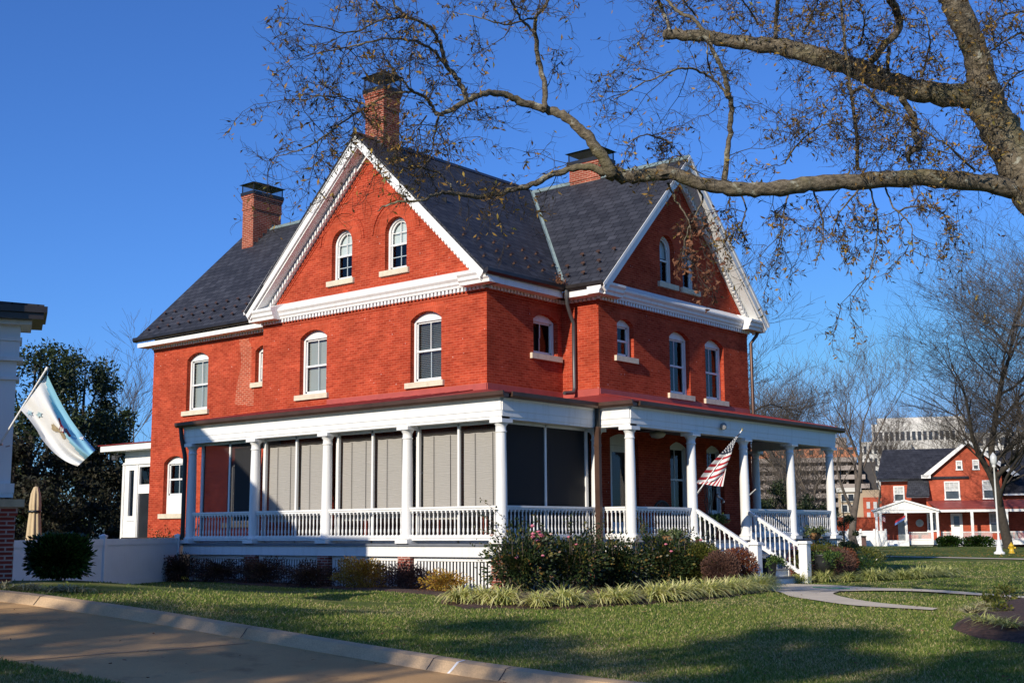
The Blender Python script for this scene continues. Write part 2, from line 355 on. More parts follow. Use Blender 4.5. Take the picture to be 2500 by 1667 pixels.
# kerb: rolled concrete, in lengths with open joints
m, nt, b = newmat('kerb_concrete')
c = ramp(nt, noise(nt, 1.1, 6), [(.35, (.44, .30, .165)), (.65, (.57, .40, .235))])
c = mixc(nt, 1, c, ramp(nt, noise(nt, 60, 4), [(.3, (.8, .8, .8)), (.7, (1.12, 1.12, 1.12))]), 'MULTIPLY')
nt.links.new(c, b.inputs['Base Color']); b.inputs['Roughness'].default_value = .9; KERBM = m
prof = [(.17, .0), (.15, .025), (.05, .03), (-.03, .015), (-.10, -.055), (-.15, -.098), (-.15, -.2), (.17, -.2)]
mb = MB(); L = 0; seg = []
def kerb_run(idx):
    k = len(prof); VV = []
    for i in idx:
        zz = g1(*KB[i, :2])
        VV += [(KB[i, 0]+nrm[i, 0]*a, KB[i, 1]+nrm[i, 1]*a, zz+h) for a, h in prof]
    nn = len(idx)
    mb.add(VV, [(i*k+j, i*k+(j+1) % k, (i+1)*k+(j+1) % k, (i+1)*k+j) for i in range(nn-1) for j in range(k)]+[tuple(range(k)), tuple(range((nn-1)*k, nn*k))], 0)
kerb_run(list(range(len(KB))))
for px in (98, 603, 1252):                             # dark joints
    for i in range(len(KB)-1):
        pass
o = obj('kerb', mb, KERBM, None, (5, -11, -1)); struct(o)
mb = MB()
for px, py in ((100, 1452), (606, 1535), (1070, 1612), (1254, 1640)):
    P = np.array(dep(px, py, kd(px))); j = ((KB[:, :2]-P[:2])**2).sum(1).argmin(); zz = g1(*KB[j, :2])
    t = tan[j]*.007
    VV = [(KB[j, 0]+nrm[j, 0]*a+s*t[0], KB[j, 1]+nrm[j, 1]*a+s*t[1], zz+h+.004) for s in (-1, 1) for a, h in prof[:6]]
    mb.add(VV, [(i, i+1, i+7, i+6) for i in range(5)])
o = obj('kerb_joint', mb, BLACK); struct(o)
P = np.array(dep(1138, 1625, kd(1138))); j = ((KB[:, :2]-P[:2])**2).sum(1).argmin(); zz = g1(*KB[j, :2]); mb = MB(); t = tan[j]*.018
mb.add([(KB[j, 0]+nrm[j, 0]*a+s*t[0]+a*.3*tan[j][0], KB[j, 1]+nrm[j, 1]*a+s*t[1]+a*.3*tan[j][1], zz+h+.005) for s in (-1, 1) for a, h in prof[2:6]], [(i, i+1, i+5, i+4) for i in range(3)])
o = obj('kerb_paint_mark', mb, WHITE); struct(o)
# front path, two arms round a grass island
def strip(name, pxl, material, lift, pxr):
    A = smooth([np.array(gp(*p)) for p in pxl], 6); B = smooth([np.array(gp(*p)) for p in pxr], 6); n = min(len(A), len(B)); V = []
    for a, b in zip(A, B):
        for k in range(5):
            p = a+(b-a)*k/4; V.append((p[0], p[1], g1(p[0], p[1])+lift))
    n = len(V)//5
    Fc = [(5*i+k, 5*i+k+1, 5*i+k+6, 5*i+k+5) for i in range(n-1) for k in range(4)]
    return struct(finish(name, V, Fc, material, None))
strip('front_path', [(1880,1424),(1930,1427),(2030,1430),(2140,1437),(2300,1443),(2600,1462)], CONC, .03, [(1860,1440),(1920,1443),(2045,1445),(2150,1444),(2300,1449),(2600,1470)])
strip('curved_path', [(1885,1424),(1945,1427),(2050,1440),(2035,1452),(2120,1470),(2290,1487)], CONC, .022, [(1850,1437),(1900,1446),(1930,1457),(1985,1466),(2090,1480),(2275,1491)])
def sheet(name, pix, material, lift, dome=.0, n=26):   # closed outline on the ground filled with rings
    B = smooth([np.array(gp(*p)) for p in pix+[pix[0]]], 6)[:-1]; c = sum(B)/len(B); V = []; k = len(B); R = 6
    rng = random.Random(3)
    for r in range(R+1):
        t = r/R
        for b in B:
            q = c+(b-c)*t; V.append((q[0], q[1], g1(q[0], q[1])+lift+dome*(1-t*t)-(.05 if r == R else 0)))
    Fc = [(r*k+i, r*k+(i+1) % k, (r+1)*k+(i+1) % k, (r+1)*k+i) for r in range(R) for i in range(k)]
    return struct(finish(name, V, Fc, material, None))
def sheetw(name, pts, material, lift):
    from mathutils.geometry import delaunay_2d_cdt
    B = []
    for a, b in zip(pts, pts[1:]+pts[:1]):
        n = max(1, int(math.hypot(b[0]-a[0], b[1]-a[1])/.3)); B += [(a[0]+(b[0]-a[0])*k/n, a[1]+(b[1]-a[1])*k/n) for k in range(n)]
    xs_, ys_ = [p[0] for p in B], [p[1] for p in B]; k = len(B); G = [(x, y) for x in np.arange(min(xs_), max(xs_), .4) for y in np.arange(min(ys_), max(ys_), .4)]
    r = delaunay_2d_cdt([Vector(p) for p in B+G], [(i, (i+1) % k) for i in range(k)], [list(range(k))], 1, 1e-4)
    V = [(p.x, p.y, g1(p.x, p.y)+lift+.02*math.sin(p.x*3.1)*math.sin(p.y*2.7)) for p in r[0]]
    edge = set(i for i, o in enumerate(r[3]) if any(q < k for q in o))
    V = [(x, y, z-(.045 if i in edge else 0)) for i, (x, y, z) in enumerate(V)]
    return struct(finish(name, V, [tuple(f) for f in r[2]], material, None))
sheet('corner_mulch_bed', [(2318,1535),(2345,1510),(2410,1487),(2520,1462),(2700,1480),(2700,1600),(2480,1570),(2380,1558)], MULCH, .03, .10)
# front and side planting bed
bed = [tuple(gp(*p))[:2] for p in ((425,1418),(600,1428),(780,1436),(880,1441),(1000,1448),(1080,1456),(1072,1473),(1130,1485),(1350,1488),(1500,1480),(1650,1471),(1790,1458),(1885,1442))]+[(2.75,6.3),(.6,6.3),(.6,.2),(-11.2,.2)]
sheetw('front_mulch_bed', bed, MULCH, .035)
sheetw('side_mulch_bed', [(1.0,9.3),(2.9,9.3),(2.7,11.5),(2.2,14),(1.5,16.5),(.6,18.5),(-1.2,19),(-1.2,14.8),(1.0,14.8)], MULCH, .035)
# far pavement
mb = MB(); A = [gp(x, y) for x, y in ((2180,1360),(2330,1363),(2520,1367))]; fw = Vector((FWv.x, FWv.y, 0)).normalized()
VV = []
for q in smooth([A[0]-(A[1]-A[0])*.2, A[0], A[1], A[2], A[2]+(A[2]-A[1])*3], 5):
    for s in (0, 2.2): p = Vector(q)+fw*s; VV.append((p.x, p.y, g1(p.x, p.y)+.03))
mb.add(VV, [(2*i, 2*i+1, 2*i+3, 2*i+2) for i in range(len(VV)//2-1)]); struct(obj('far_pavement', mb, CONC))
# ------------------------------------------------------------------ the brick house
HX, RX = -3.0, -7.47                                   # right wall of the front block, its ridge
ZB = -1.25
house = thing('brick_house', 'large red brick house with dark slate gables and a white wraparound porch', 'house', (-7.5, 6, -1.1))
def arch(u0_, u1_, z0, z1, rise, n=10):
    w = u1_-u0_; rise = max(rise, .002); r = (w*w/4+rise*rise)/(2*rise); cz = z1-r; cu = (u0_+u1_)/2
    a0 = math.asin(min(1, w/2/r)); pts = [(u0_, z0), (u1_, z0)]
    for k in range(n+1):
        a = a0-2*a0*k/n; pts.append((cu+r*math.sin(a), cz+r*math.cos(a)))
    return pts
WIN = []
def window(fr, u0_, u1_, z0, z1, rise, depth=.2, blind=None, grid=(2, 1, 2, 1), parent=house, name='window', round_=False, sill=True, panel=0, sash=True, hh=.36):
    P = arch(u0_, u1_, z0, z1, rise); t = .075; zs = z1-rise
    if round_: I = arch(u0_+t, u1_-t, z0+.06, z1-t, rise-t*.2 if rise < (u1_-u0_)/2-.01 else (u1_-u0_)/2-t)
    else:
        top = zs-.03; I = [(u0_+t, z0+.06), (u1_-t, z0+.06)]+[(min(max(u, u0_+t), u1_-t), top) for u, z in P[2:]]
    if panel: I = [(u, max(z, z0+panel)) for u, z in I]
    k = len(P); mb = MB(); d = depth-.05
    V = [fr(u, -d, z) for u, z in P]+[fr(u, -d, z) for u, z in I]+[fr(u, -d-.06, z) for u, z in I]
    mb.add(V, [(i, (i+1) % k, k+(i+1) % k, k+i) for i in range(k)]+[(k+i, k+(i+1) % k, 2*k+(i+1) % k, 2*k+i) for i in range(k)])
    fo = obj(name, mb, WHITE, parent)
    a, b_ = I[0][0], I[1][0]; zb, zt = I[0][1], max(z for u, z in I); mid = (zb+zt)/2; cu = (a+b_)/2
    if sash:
        s = MB(); q = .035
        zside = (I[2][1] if round_ else zt)
        for x in (a, b_-q): s.box(x, x+q, -d-.085, -d-.05, zb, zside, 0, fr)
        if grid[3]: s.box(a, b_, -d-.09, -d-.035, mid-.025, mid+.03, 0, fr)
        s.box(a, b_, -d-.085, -d-.05, zb, zb+.06, 0, fr)
        if not round_: s.box(a, b_, -d-.085, -d-.05, zt-.045, zt, 0, fr)
        else:
            A = [(u, z) for u, z in I[2:]]; B = [(cu+(u-cu)*.86, z-.045 if True else z) for u, z in A]
            for i in range(len(A)-1): s.extr([A[i], A[i+1], B[i+1], B[i]], -d-.085, -d-.05, fr)
        nu, ru, nl, rl = grid; rl = max(rl, 1)
        for c in range(1, nu): x = a+(b_-a)*c/nu; s.box(x-.011, x+.011, -d-.08, -d-.055, mid, zt-.02, 0, fr)
        for c in range(1, nl): x = a+(b_-a)*c/nl; s.box(x-.011, x+.011, -d-.10, -d-.075, zb, mid, 0, fr)
        for c in range(1, ru): z = mid+(zt-mid)*c/ru; s.box(a, b_, -d-.08, -d-.055, z-.011, z+.011, 0, fr)
        for c in range(1, rl): z = zb+(mid-zb)*c/rl; s.box(a, b_, -d-.10, -d-.075, z-.011, z+.011, 0, fr)
        obj('sash', s, WHITE, fo)
    g = MB(); g.add([fr(u, -d-.07, z) for u, z in I], [tuple(range(k))]); obj('pane', g, GLASS, fo)
    r = MB(); r.box(u0_-.8, u1_+.8, -d-.62, -d-.60, z0-.5, z1+.5, 0, fr); obj('unlit_room_board', r, INTER, fo)  # near-black board behind the glass in place of an unlit room
    if blind:
        s = MB(); kind, zlo = blind
        if kind == 'roller': s.box(a, b_, -d-.135, -d-.13, zlo, zt+.02, 0, fr)
        else:
            z = zt-.02
            while z > zlo:
                tl = .012 if kind == 'open' else .024
                s.add([fr(a+.02, -d-.13, z+tl), fr(b_-.02, -d-.13, z+tl), fr(b_-.02, -d-.17, z-tl), fr(a+.02, -d-.17, z-tl)], [(0, 1, 2, 3)]); z -= .05
        obj('blind', s, BLIND, fo)
    if sill:
        s = MB(); s.box(u0_-.15, u1_+.12, -.1, .08, z0-.15, z0, 0, fr); obj('sill', s, STONE, fo)
    if rise > .01:                                     # soldier arch of bricks, a hair proud of the wall
        A = arch(u0_, u1_, z0, z1, rise)[2:]; s = MB(); r = rise; w = u1_-u0_; R = (w*w/4+r*r)/(2*r); cz = z1-R; cu = (u0_+u1_)/2
        B = [(cu+(u-cu)*(R+hh)/R, cz+(z-cz)*(R+hh)/R) for u, z in A]
        for i in range(len(A)-1): s.extr([A[i], A[i+1], B[i+1], B[i]], 0, .003, fr)
        obj('brick_arch', s, BRARCH, parent)
        if round_ and hh > .3:
            s = MB()
            for h0, h1, pr in ((.36, .40, .012), (.47, .52, .03)):
                q = [(cu+(u-cu)*(R+h0)/R, cz+(z-cz)*(R+h0)/R) for u, z in A]; q2 = [(cu+(u-cu)*(R+h1)/R, cz+(z-cz)*(R+h1)/R) for u, z in A]
                for i in range(len(A)-1): s.extr([q[i], q[i+1], q2[i+1], q2[i]], 0, pr, fr)
            obj('hood_mould', s, BR, parent)
    return P, fo
fy, fl, fx, fwg, fws = FY(3.0), FY(3.76), FX(-3.0), FX(-1.75), FY(6.24)
C2 = (2, 1, 2, 1); ZT = 6.9
H1 = []
for (u0_, u1_, z0, z1, rise, blind, g, rd) in ((-10.33, -9.16, 4.27, 6.18, .22, ('shut', 4.4), (2, 1, 2, 1), 0), (-5.76, -4.61, 4.27, 6.20, .22, ('open', 4.35), C2, 0),
        (-9.0, -8.14, 7.52, 9.03, .42, ('roller', 8.3), (2, 2, 2, 2), 1), (-6.79, -5.93, 7.52, 9.04, .42, ('roller', 8.3), (2, 2, 2, 2), 1)):
    H1.append(window(fy, u0_, u1_, z0, z1, rise, blind=blind, grid=g, round_=rd)[0])
H1g = window(fy, -5.9, -4.7, 1.0, 2.85, .2)[0]; H1h = window(fy, -10.3, -9.1, 1.0, 2.85, .2)[0]
mb = MB(); mb.wall([(-12.05, ZB), (-3, ZB), (-3, 7.2), (RX, 11.42), (-12.05, 7.1)], H1+[H1g, H1h], fy, .2); obj('wall', mb, BR, house)
H2 = [window(fl, -16.94, -15.79, 4.29, 6.23, .22, blind=('shut', 4.4))[0], window(fl, -18.05, -16.88, .92, 2.84, .22, panel=.62)[0], window(fl, -13.36, -12.5, 4.96, 6.14, .16, grid=(2, 2, 2, 2))[0], window(fl, -14.6, -13.4, .6, 2.6, .2, blind=('shut', .9))[0]]
mb = MB(); mb.wall([(-18.86, ZB), (-12.05, ZB), (-12.05, 6.9), (-18.86, 6.9)], H2, fl, .2)
mb.add([(-12.05, 3, ZB), (-12.05, 3.76, ZB), (-12.05, 3.76, 6.9), (-12.05, 3, 6.9)], [(0, 1, 2, 3)])
mb.add([(-18.86, 3.76, ZB), (-18.86, 12.1, ZB), (-18.86, 12.1, 6.9), (-18.86, 7.9, 11.3), (-18.86, 3.76, 6.9)], [(0, 1, 2, 3, 4)])
mb.add([(-18.86, 12.1, ZB), (-3, 14.5, ZB), (-3, 14.5, 6.9), (-18.86, 12.1, 6.9)], [(0, 1, 2, 3)]); obj('wall', mb, BR, house)
H3 = [window(fx, 4.94, 6.14-.12, 5.04, 6.17, .17, grid=(2, 1, 2, 0), sash=True)[0]]
def door(fr, u0_, u1_, z1, parent=house, lite=True):
    P = arch(u0_, u1_, .0, z1, .14); mb = MB(); d = .12; t = .13
    I = [(u0_+t, 0), (u1_-t, 0)]+[(min(max(u, u0_+t), u1_-t), z1-.32) for u, z in P[2:]]; k = len(P)
    mb.add([fr(u, -d, z) for u, z in P]+[fr(u, -d, z) for u, z in I], [(i, (i+1) % k, k+(i+1) % k, k+i) for i in range(k)])
    o = obj('door_frame', mb, WHITE, parent); a, b_ = u0_+t, u1_-t; zt = z1-.32
    s = MB(); s.box(a, a+.17, -d-.09, -d-.04, 0, zt, 0, fr); s.box(b_-.17, b_, -d-.09, -d-.04, 0, zt, 0, fr); s.box(a, b_, -d-.088, -d-.042, 0, .5, 0, fr); s.box(a, b_, -d-.088, -d-.042, zt-.18, zt, 0, fr)
    obj('door', s, WHITE, o)
    g = MB(); g.add([fr(a+.15, -d-.065, .5), fr(b_-.15, -d-.065, .5), fr(b_-.15, -d-.065, zt-.18), fr(a+.15, -d-.065, zt-.18)], [(0, 1, 2, 3)]); obj('door_pane', g, GLASS, o)
    r = MB(); r.box(u0_-.7, u1_+.7, -d-.52, -d-.5, -.3, z1+.4, 0, fr); obj('unlit_room_board', r, INTER, o)  # black board gives the darkness seen through the door
    h = MB(); h.tube([fr(b_-.08, -d-.02, .98), fr(b_-.08, -d+.04, 1.0), fr(b_-.08, -d+.04, 1.22), fr(b_-.08, -d-.02, 1.24)], .014); h.box(b_-.11, b_-.05, -d-.04, -d-.01, .9, 1.45, 0, fr); obj('door_handle', h, BLACK, o)
    return P
D1 = door(fx, 3.7, 4.9, 2.75)
mb = MB(); mb.wall([(3, ZB), (6.24, ZB), (6.24, 6.9), (3, 6.9)], H3+[D1], fx, .2); obj('wall', mb, BR, house)
mb = MB(); mb.wall([(-3, ZB), (-1.75, ZB), (-1.75, 6.9), (-3, 6.9)], [], fws, .2); obj('wall', mb, BR, house); mb = MB()
mb.add([(-1.75, 14.5, ZB), (-3, 14.5, ZB), (-8, 14.5, ZB), (-8, 14.5, 6.9), (-1.75, 14.5, 6.9)], [(0, 1, 2, 3, 4)]); obj('wall', mb, BR, house)
H4 = []
for a, b_, z0, z1, rise, bl, g, rd in ((7.12, 7.94, 5.08, 6.16, .16, None, (1, 1, 1, 1), 0), (9.81, 10.94, 4.25, 6.15, .2, None, C2, 0), (11.84, 12.96, 4.24, 6.13, .2, None, C2, 0),
        (9.41, 10.2, 7.52, 9.0, .39, ('roller', 8.35), (1, 1, 1, 1), 1), (10.66, 11.45, 7.52, 9.0, .39, ('roller', 8.35), (1, 1, 1, 1), 1),
        (9.7, 10.8, .75, 2.85, .16, None, C2, 0), (11.75, 12.75, .75, 2.84, .16, None, C2, 0)):
    H4.append(window(fwg, a, b_, z0, z1, rise, blind=bl, grid=g, round_=rd, hh=.2 if rd else .36)[0])
D2 = door(fwg, 6.68, 8.04, 2.92)
mb = MB(); mb.wall([(6.24, ZB), (14.5, ZB), (14.5, 7.1), (10.37, 11.22), (6.24, 7.1)], H4+[D2], fwg, .2); obj('wall', mb, BR, house)
mb = MB(); mb.extr([(-14.35, 4.35), (-13.55, 4.25), (-13.4, 4.25), (-13.4, 4.78), (-13.55, 4.82), (-13.55, 6.1), (-13.75, 6.45), (-14.2, 6.45), (-14.05, 5.6), (-14.25, 5.0)], .0, .0025, fl); obj('brick_patch', mb, brickmat('patch_brick', (.47, .085, .042), (.35, .055, .028), (.56, .27, .18), msize=.010), house)
# ---- brick corbel courses under the cornice
mb = MB()
def corbel(fr, a, b_, e0=0, e1=0):
    for z0, z1, n in ((6.44, 6.49, .018), (6.49, 6.56, .036)): mb.box(a-e0*n, b_+e1*n, 0, n, z0, z1, 0, fr)
corbel(fy, -12.05, -3, 0, 1); corbel(fl, -18.86, -12.05); corbel(fx, 3, 6.24); corbel(fws, -3, -1.75, 0, 1); corbel(fwg, 6.24, 14.5)
obj('corbel_course', mb, BR, house)
# ---- roofs
def slab(mb, pts, th=.07, mi=0):
    P = [Vector(p) for p in pts]; k = len(P); n = (P[1]-P[0]).cross(P[-1]-P[0]).normalized(); n = n if n.z > 0 else -n
    V = P+[p-n*th for p in P]; mb.add(V, [tuple(range(k)), tuple(range(2*k-1, k-1, -1))]+[(i, k+i, k+(i+1) % k, (i+1) % k) for i in range(k)], mi)
ZR, ZE = 11.60, 6.93
sm_ = (ZR-ZE)/4.87
mb = MB(); slab(mb, [(RX+4.9, 2.42, ZE), (RX+4.9, 12.5, ZE), (RX, 12.5, ZR), (RX, 2.42, ZR)]); slab(mb, [(RX-4.82, 2.42, ZE), (RX-4.82, 12.5, ZE), (RX, 12.5, ZR), (RX, 2.42, ZR)])
roof1 = obj('roof', mb, SLATE, house)
mb = MB(); slab(mb, [(-1.2, 5.7, 6.87), (-1.2, 10.37, 11.5), (-7.6, 10.37, 11.5), (-7.6, 5.7, 6.87)]); slab(mb, [(-1.2, 15.04, 6.87), (-1.2, 10.37, 11.5), (-7.6, 10.37, 11.5), (-7.6, 15.04, 6.87)])
roof2 = obj('roof', mb, SLATE, house)
mb = MB(); slab(mb, [(-19.3, 3.2, 6.86), (-19.3, 7.9, 11.5), (-7.6, 7.9, 11.5), (-7.6, 3.2, 6.86)]); slab(mb, [(-19.3, 12.6, 6.86), (-19.3, 7.9, 11.5), (-7.6, 7.9, 11.5), (-7.6, 12.6, 6.86)])
roof3 = obj('roof', mb, SLATE, house)
mb = MB()
def ridgecap(a, b_, across, w=.16):
    a, b_, c = Vector(a), Vector(b_), Vector(across)
    for s in (-1, 1):
        q = [a, b_, b_+c*s*w-Vector((0, 0, w)), a+c*s*w-Vector((0, 0, w))]; slab(mb, [p+Vector((0, 0, .03)) for p in q], .02)
ridgecap((-1.2, 10.37, 11.5), (-7.3, 10.37, 11.5), (0, 1, 0)); ridgecap((-18.0, 7.9, 11.5), (-9, 7.9, 11.5), (0, 1, 0))
# copper valley between the two slopes: z = 11.6-.953(x-RX) and z = 6.87+.9914(y-5.7)
def vz(x): return ZR-(ZR-ZE)/4.9*(x-RX)
def vy(x): return 5.7+(vz(x)-6.87)/((11.5-6.87)/4.67)
A = Vector((-2.62, vy(-2.62), vz(-2.62))); B = Vector((-7.3, vy(-7.3), vz(-7.3)))
up = Vector((0, 0, .03)); e1, e2 = Vector((-.085, 0, .081)), Vector((0, .085, .0843))
mb.add([A+up, B+up, B+up+e1, A+up+e1], [(0, 1, 2, 3)]); mb.add([A+up, B+up, B+up+e2, A+up+e2], [(0, 1, 2, 3)])
obj('copper_flashing', mb, TEAL, house)
mb = MB(); w_ = .15
for s in (-1, 1): slab(mb, [(RX, 2.38, ZR+.035), (RX, 10.2, ZR+.035), (RX+s*w_, 10.2, ZR-.11), (RX+s*w_, 2.38, ZR-.11)], .02)
obj('ridge_cap', mb, DARKMET, house)
# ---- snow guards
sg = MB(); sg.box(-.014, .014, -.06, .02, 0, .05); sg.add([(-.07, -.07, .05), (.07, -.07, .05), (.05, -.05, .10), (-.05, -.05, .10)], [(0, 1, 2, 3)]); sg.box(-.07, .07, -.075, -.06, .035, .06)
proto = None
def guards(roof, spots, rot):
    global proto
    for p in spots:
        if proto is None:
            proto = obj('snow_guard', sg, BRONZE, roof, (0, 0, 0)); o = proto
        else: o = proto.copy(); COL.objects.link(o); o.parent = roof
        o.location = Vector(p)-ORI[roof.name]; o.rotation_euler = (0, 0, rot)
s3 = (11.5-6.86)/4.7
guards(roof3, [(-18.9+.58*i+(.29 if r % 2 else 0), 3.55+.33*r, 6.86+(.35+.33*r)*s3+.01) for r in range(3) for i in range(11)], 0)
s1 = (ZR-ZE)/4.9
guards(roof1, [(RX+4.9-.45-.36*r, 2.9+.62*i+(.31 if r % 2 else 0), ZE+(.45+.36*r)*s1+.01) for r in range(3) for i in range(6) if 2.9+.62*i < vy(RX+4.45-.36*r)-.25], math.pi/2)
s2 = (11.5-6.87)/4.67
guards(roof2, [(-1.55-.55*i-(.27 if r % 2 else 0), 6.1+.36*r, 6.87+(.4+.36*r)*s2+.01) for r in range(3) for i in range(3) if True], 0)
# ---- cornices, dentils, rakes
CB = [(0, 6.64), (.14, 6.64), (.155, 6.70), (.19, 6.735), (.20, 6.80), (.255, 6.87), (.26, 6.92), (0, 7.12)]
CR = [(0, 6.62), (.40, 6.62), (.415, 6.70), (.46, 6.74), (.47, 6.82), (.52, 6.88), (.525, 6.94), (0, 7.13)]
def rakes(fr, ua, za, half, z_eave, wl, wr, nm):
    mb = MB(); fas = .36; sl = (za-z_eave)/half; g = math.sqrt(1+sl*sl)
    for s in (-1, 1):
        e = (ua+s*half, z_eave); a = (ua, za)
        v = .33*g/ g
        mb.extr([(e[0], e[1]-.02), (a[0], a[1]-.02), (a[0], a[1]-.40), (e[0]-s*.16, e[1]-.22+.02)], .46, .53, fr)     # barge board
        mb.extr([(e[0], e[1]-.01), (a[0], a[1]-.01), (a[0], a[1]-.13), (e[0]-s*.03, e[1]-.10)], .53, .57, fr)        # crown mould
        mb.extr([(e[0]-s*.2, e[1]-.20), (a[0], a[1]-.38), (a[0], a[1]-.44), (e[0]-s*.2, e[1]-.26)], .1, .47, fr)      # soffit
        mb.extr([(e[0]-s*.25, e[1]-.20), (a[0], a[1]-.40), (a[0], a[1]-.62), (e[0]-s*.42, e[1]-.20)], 0, .10, fr)     # bed board
    o = obj('rake_board', mb, WHITE, house)
    L = half*g; k = int(L/.15)
    for s in (-1, 1):
        mb = MB()
        for i in range(3, k-3):
            t = i/k; t2 = t+.08/L
            p = [(ua+s*half*(1-q), z_eave+(za-z_eave)*q) for q in (t, t2)]
            mb.extr([(p[0][0], p[0][1]-.5), (p[1][0], p[1][1]-.5), (p[1][0], p[1][1]-.66), (p[0][0], p[0][1]-.66)], .10, .19, fr)
        obj('rake_dentil_strip', mb, WHITE, house)
    mb = MB()
    for s in (-1, 1):
        for dz, n in ((.66, .036), (.74, .018)):
            e = (ua+s*half, z_eave); t = .13
            mb.extr([(ua+s*half*(1-t), z_eave+(za-z_eave)*t-dz), (ua, za-dz), (ua, za-dz-.08), (ua+s*half*(1-t), z_eave+(za-z_eave)*t-dz-.08)], 0, n, fr)
    obj('rake_corbel', mb, BR, house)
rakes(fy, RX, ZR, 4.86, ZE, 0, 0, 'front'); rakes(fwg, 10.37, 11.5, 4.65, 6.87, 0, 0, 'side')
CF = CR[:-1]+[(0, 6.94)]
mb = MB(); mb.run(CB, -11.1, -3.6, fy); mb.run(CF, -12.27, -11.9, fy); mb.run(CR, -11.9, -11.1, fy); mb.run(CR, -3.6, -3.15, fy); mb.run(CF, -3.15, -2.56, fy)
mb.run(CB, 6.85, 13.9, fwg); mb.run(CF, 5.72, 6.3, fwg); mb.run(CR, 6.3, 6.85, fwg); mb.run(CR, 13.9, 14.45, fwg); mb.run(CF, 14.45, 15.02, fwg)
mb.box(2.9, 5.72, 0, .42, 6.62, 6.80, 0, fx); mb.box(-19.25, -12.28, 0, .42, 6.62, 6.76, 0, fl); mb.box(-2.6, -1.75, 0, .44, 6.62, 6.80, 0, fws)
obj('cornice', mb, WHITE, house)
mb = MB()
def dent(fr, a, b_, n0=.04, n1=.125):
    mb.box(a, b_, 0, n0, 6.555, 6.64, 0, fr); k = int((b_-a)/.137)
    for i in range(k): u = a+.03+i*(b_-a)/k; mb.box(u, u+.075, n0, n1, 6.535, 6.638, 0, fr)
dent(fy, -12.05, -3); dent(fl, -18.86, -12.1); dent(fx, 3.0, 6.2); dent(fws, -2.95, -1.75); dent(fwg, 6.24, 14.5)
obj('dentil_course', mb, WHITE, house)
# ---- gutters and downspouts
GP = [(.40, 6.80), (.52, 6.80), (.57, 6.86), (.57, 6.95), (.53, 6.95), (.40, 6.90)]
mb = MB(); mb.run(GP, -19.35, -12.3, fl); obj('gutter', mb, DARKMET, house)
mb = MB(); mb.run([(n-.02, z) for n, z in GP], 2.42, 5.76, fx); obj('gutter', mb, DARKMET, house)
mb = MB(); mb.run([(n-.02, z) for n, z in GP], -2.55, -1.2, fws); obj('gutter', mb, DARKMET, house)
mb = MB(); mb.tube([(-2.45, 5.72, 6.82), (-2.45, 5.75, 6.45), (-2.5, 5.95, 6.2), (-2.52, 6.13, 5.95), (-2.52, 6.13, 4.15), (-2.5, 6.05, 4.02), (-2.55, 5.7, 3.98)], .055, 10); obj('downspout', mb, GALV, house)
mb = MB(); mb.tube([(-12.2, 3.35, 6.8), (-12.2, 3.4, 6.5), (-12.16, 3.62, 6.3), (-12.12, 3.66, 6.1), (-12.12, 3.66, 3.7)], .05, 8); obj('downspout', mb, DARKMET, house)
mb = MB(); mb.tube([(-1.5, 14.9, 6.75), (-1.55, 14.75, 6.5), (-1.66, 14.58, 6.25), (-1.66, 14.58, 3.6)], .055, 8); obj('downspout', mb, BRONZE, house)
# ---- chimneys
def chimney(x0, x1, y0, y1, zb, zt, cap):
    mb = MB(); mb.box(x0, x1, y0, y1, zb, zt-.55); e = .02
    for a, b_, e in ((zt-.55, zt-.48, .025), (zt-.48, zt-.15, .012), (zt-.15, zt-.08, .035), (zt-.08, zt, .055)): mb.box(x0-e, x1+e, y0-e, y1+e, a, b_)
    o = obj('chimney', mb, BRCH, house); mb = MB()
    mb.box(x0-.07, x1+.07, y0-.07, y1+.07, zt, zt+.12); cx, cy = (x0+x1)/2, (y0+y1)/2
    for a in (x0-.02, x1+.02):
        for b_ in (y0-.02, y1+.02): mb.box(a-.015, a+.015, b_-.015, b_+.015, zt+.12, zt+cap)
    e = .12; A = [(x0-e, y0-e), (x1+e, y0-e), (x1+e, y1+e), (x0-e, y1+e)]
    mb.add([(a, b_, zt+cap) for a, b_ in A]+[(cx+(a-cx)*.3, cy+(b_-cy)*.3, zt+cap+.13) for a, b_ in A], [(0, 1, 2, 3), (4, 5, 6, 7), (0, 1, 5, 4), (1, 2, 6, 5), (2, 3, 7, 6), (3, 0, 4, 7)])
    obj('chimney_cap', mb, BLACK, o)
    m = MB()
    for (a, b_), (c, d) in zip(A, A[1:]+A[:1]):
        f = .85; p = [(cx+(q[0]-cx)*f, cy+(q[1]-cy)*f) for q in ((a, b_), (c, d))]
        m.add([(p[0][0], p[0][1], zt+.12), (p[1][0], p[1][1], zt+.12), (p[1][0], p[1][1], zt+cap), (p[0][0], p[0][1], zt+cap)], [(0, 1, 2, 3)])
    obj('spark_mesh', m, SCREEN, o); return o
chimney(-18.36, -17.74, 7.0, 8.3, 9.5, 12.6, .42); chimney(-7.86, -7.1, 3.2, 3.85, 10.6, 13.02, .5); chimney(-5.62, -4.42, 10.2, 10.9, 10.4, 11.98, .40)
mb = MB()                                              # stepped lead at the chimney feet
for i in range(5): mb.box(-17.735, -17.725, 7.05+i*.2, 7.27+i*.2, 10.62+i*.2, 10.80+i*.2)
obj('chimney_flashing', mb, GALV, house); mb = MB()
for i in range(3): mb.box(-7.85+i*.13, -7.70+i*.13, 3.185, 3.195, 11.25+i*.12, 11.40+i*.12); mb.box(-7.23-i*.13, -7.08-i*.13, 3.185, 3.195, 11.25+i*.12, 11.40+i*.12)
obj('chimney_flashing', mb, GALV, house)
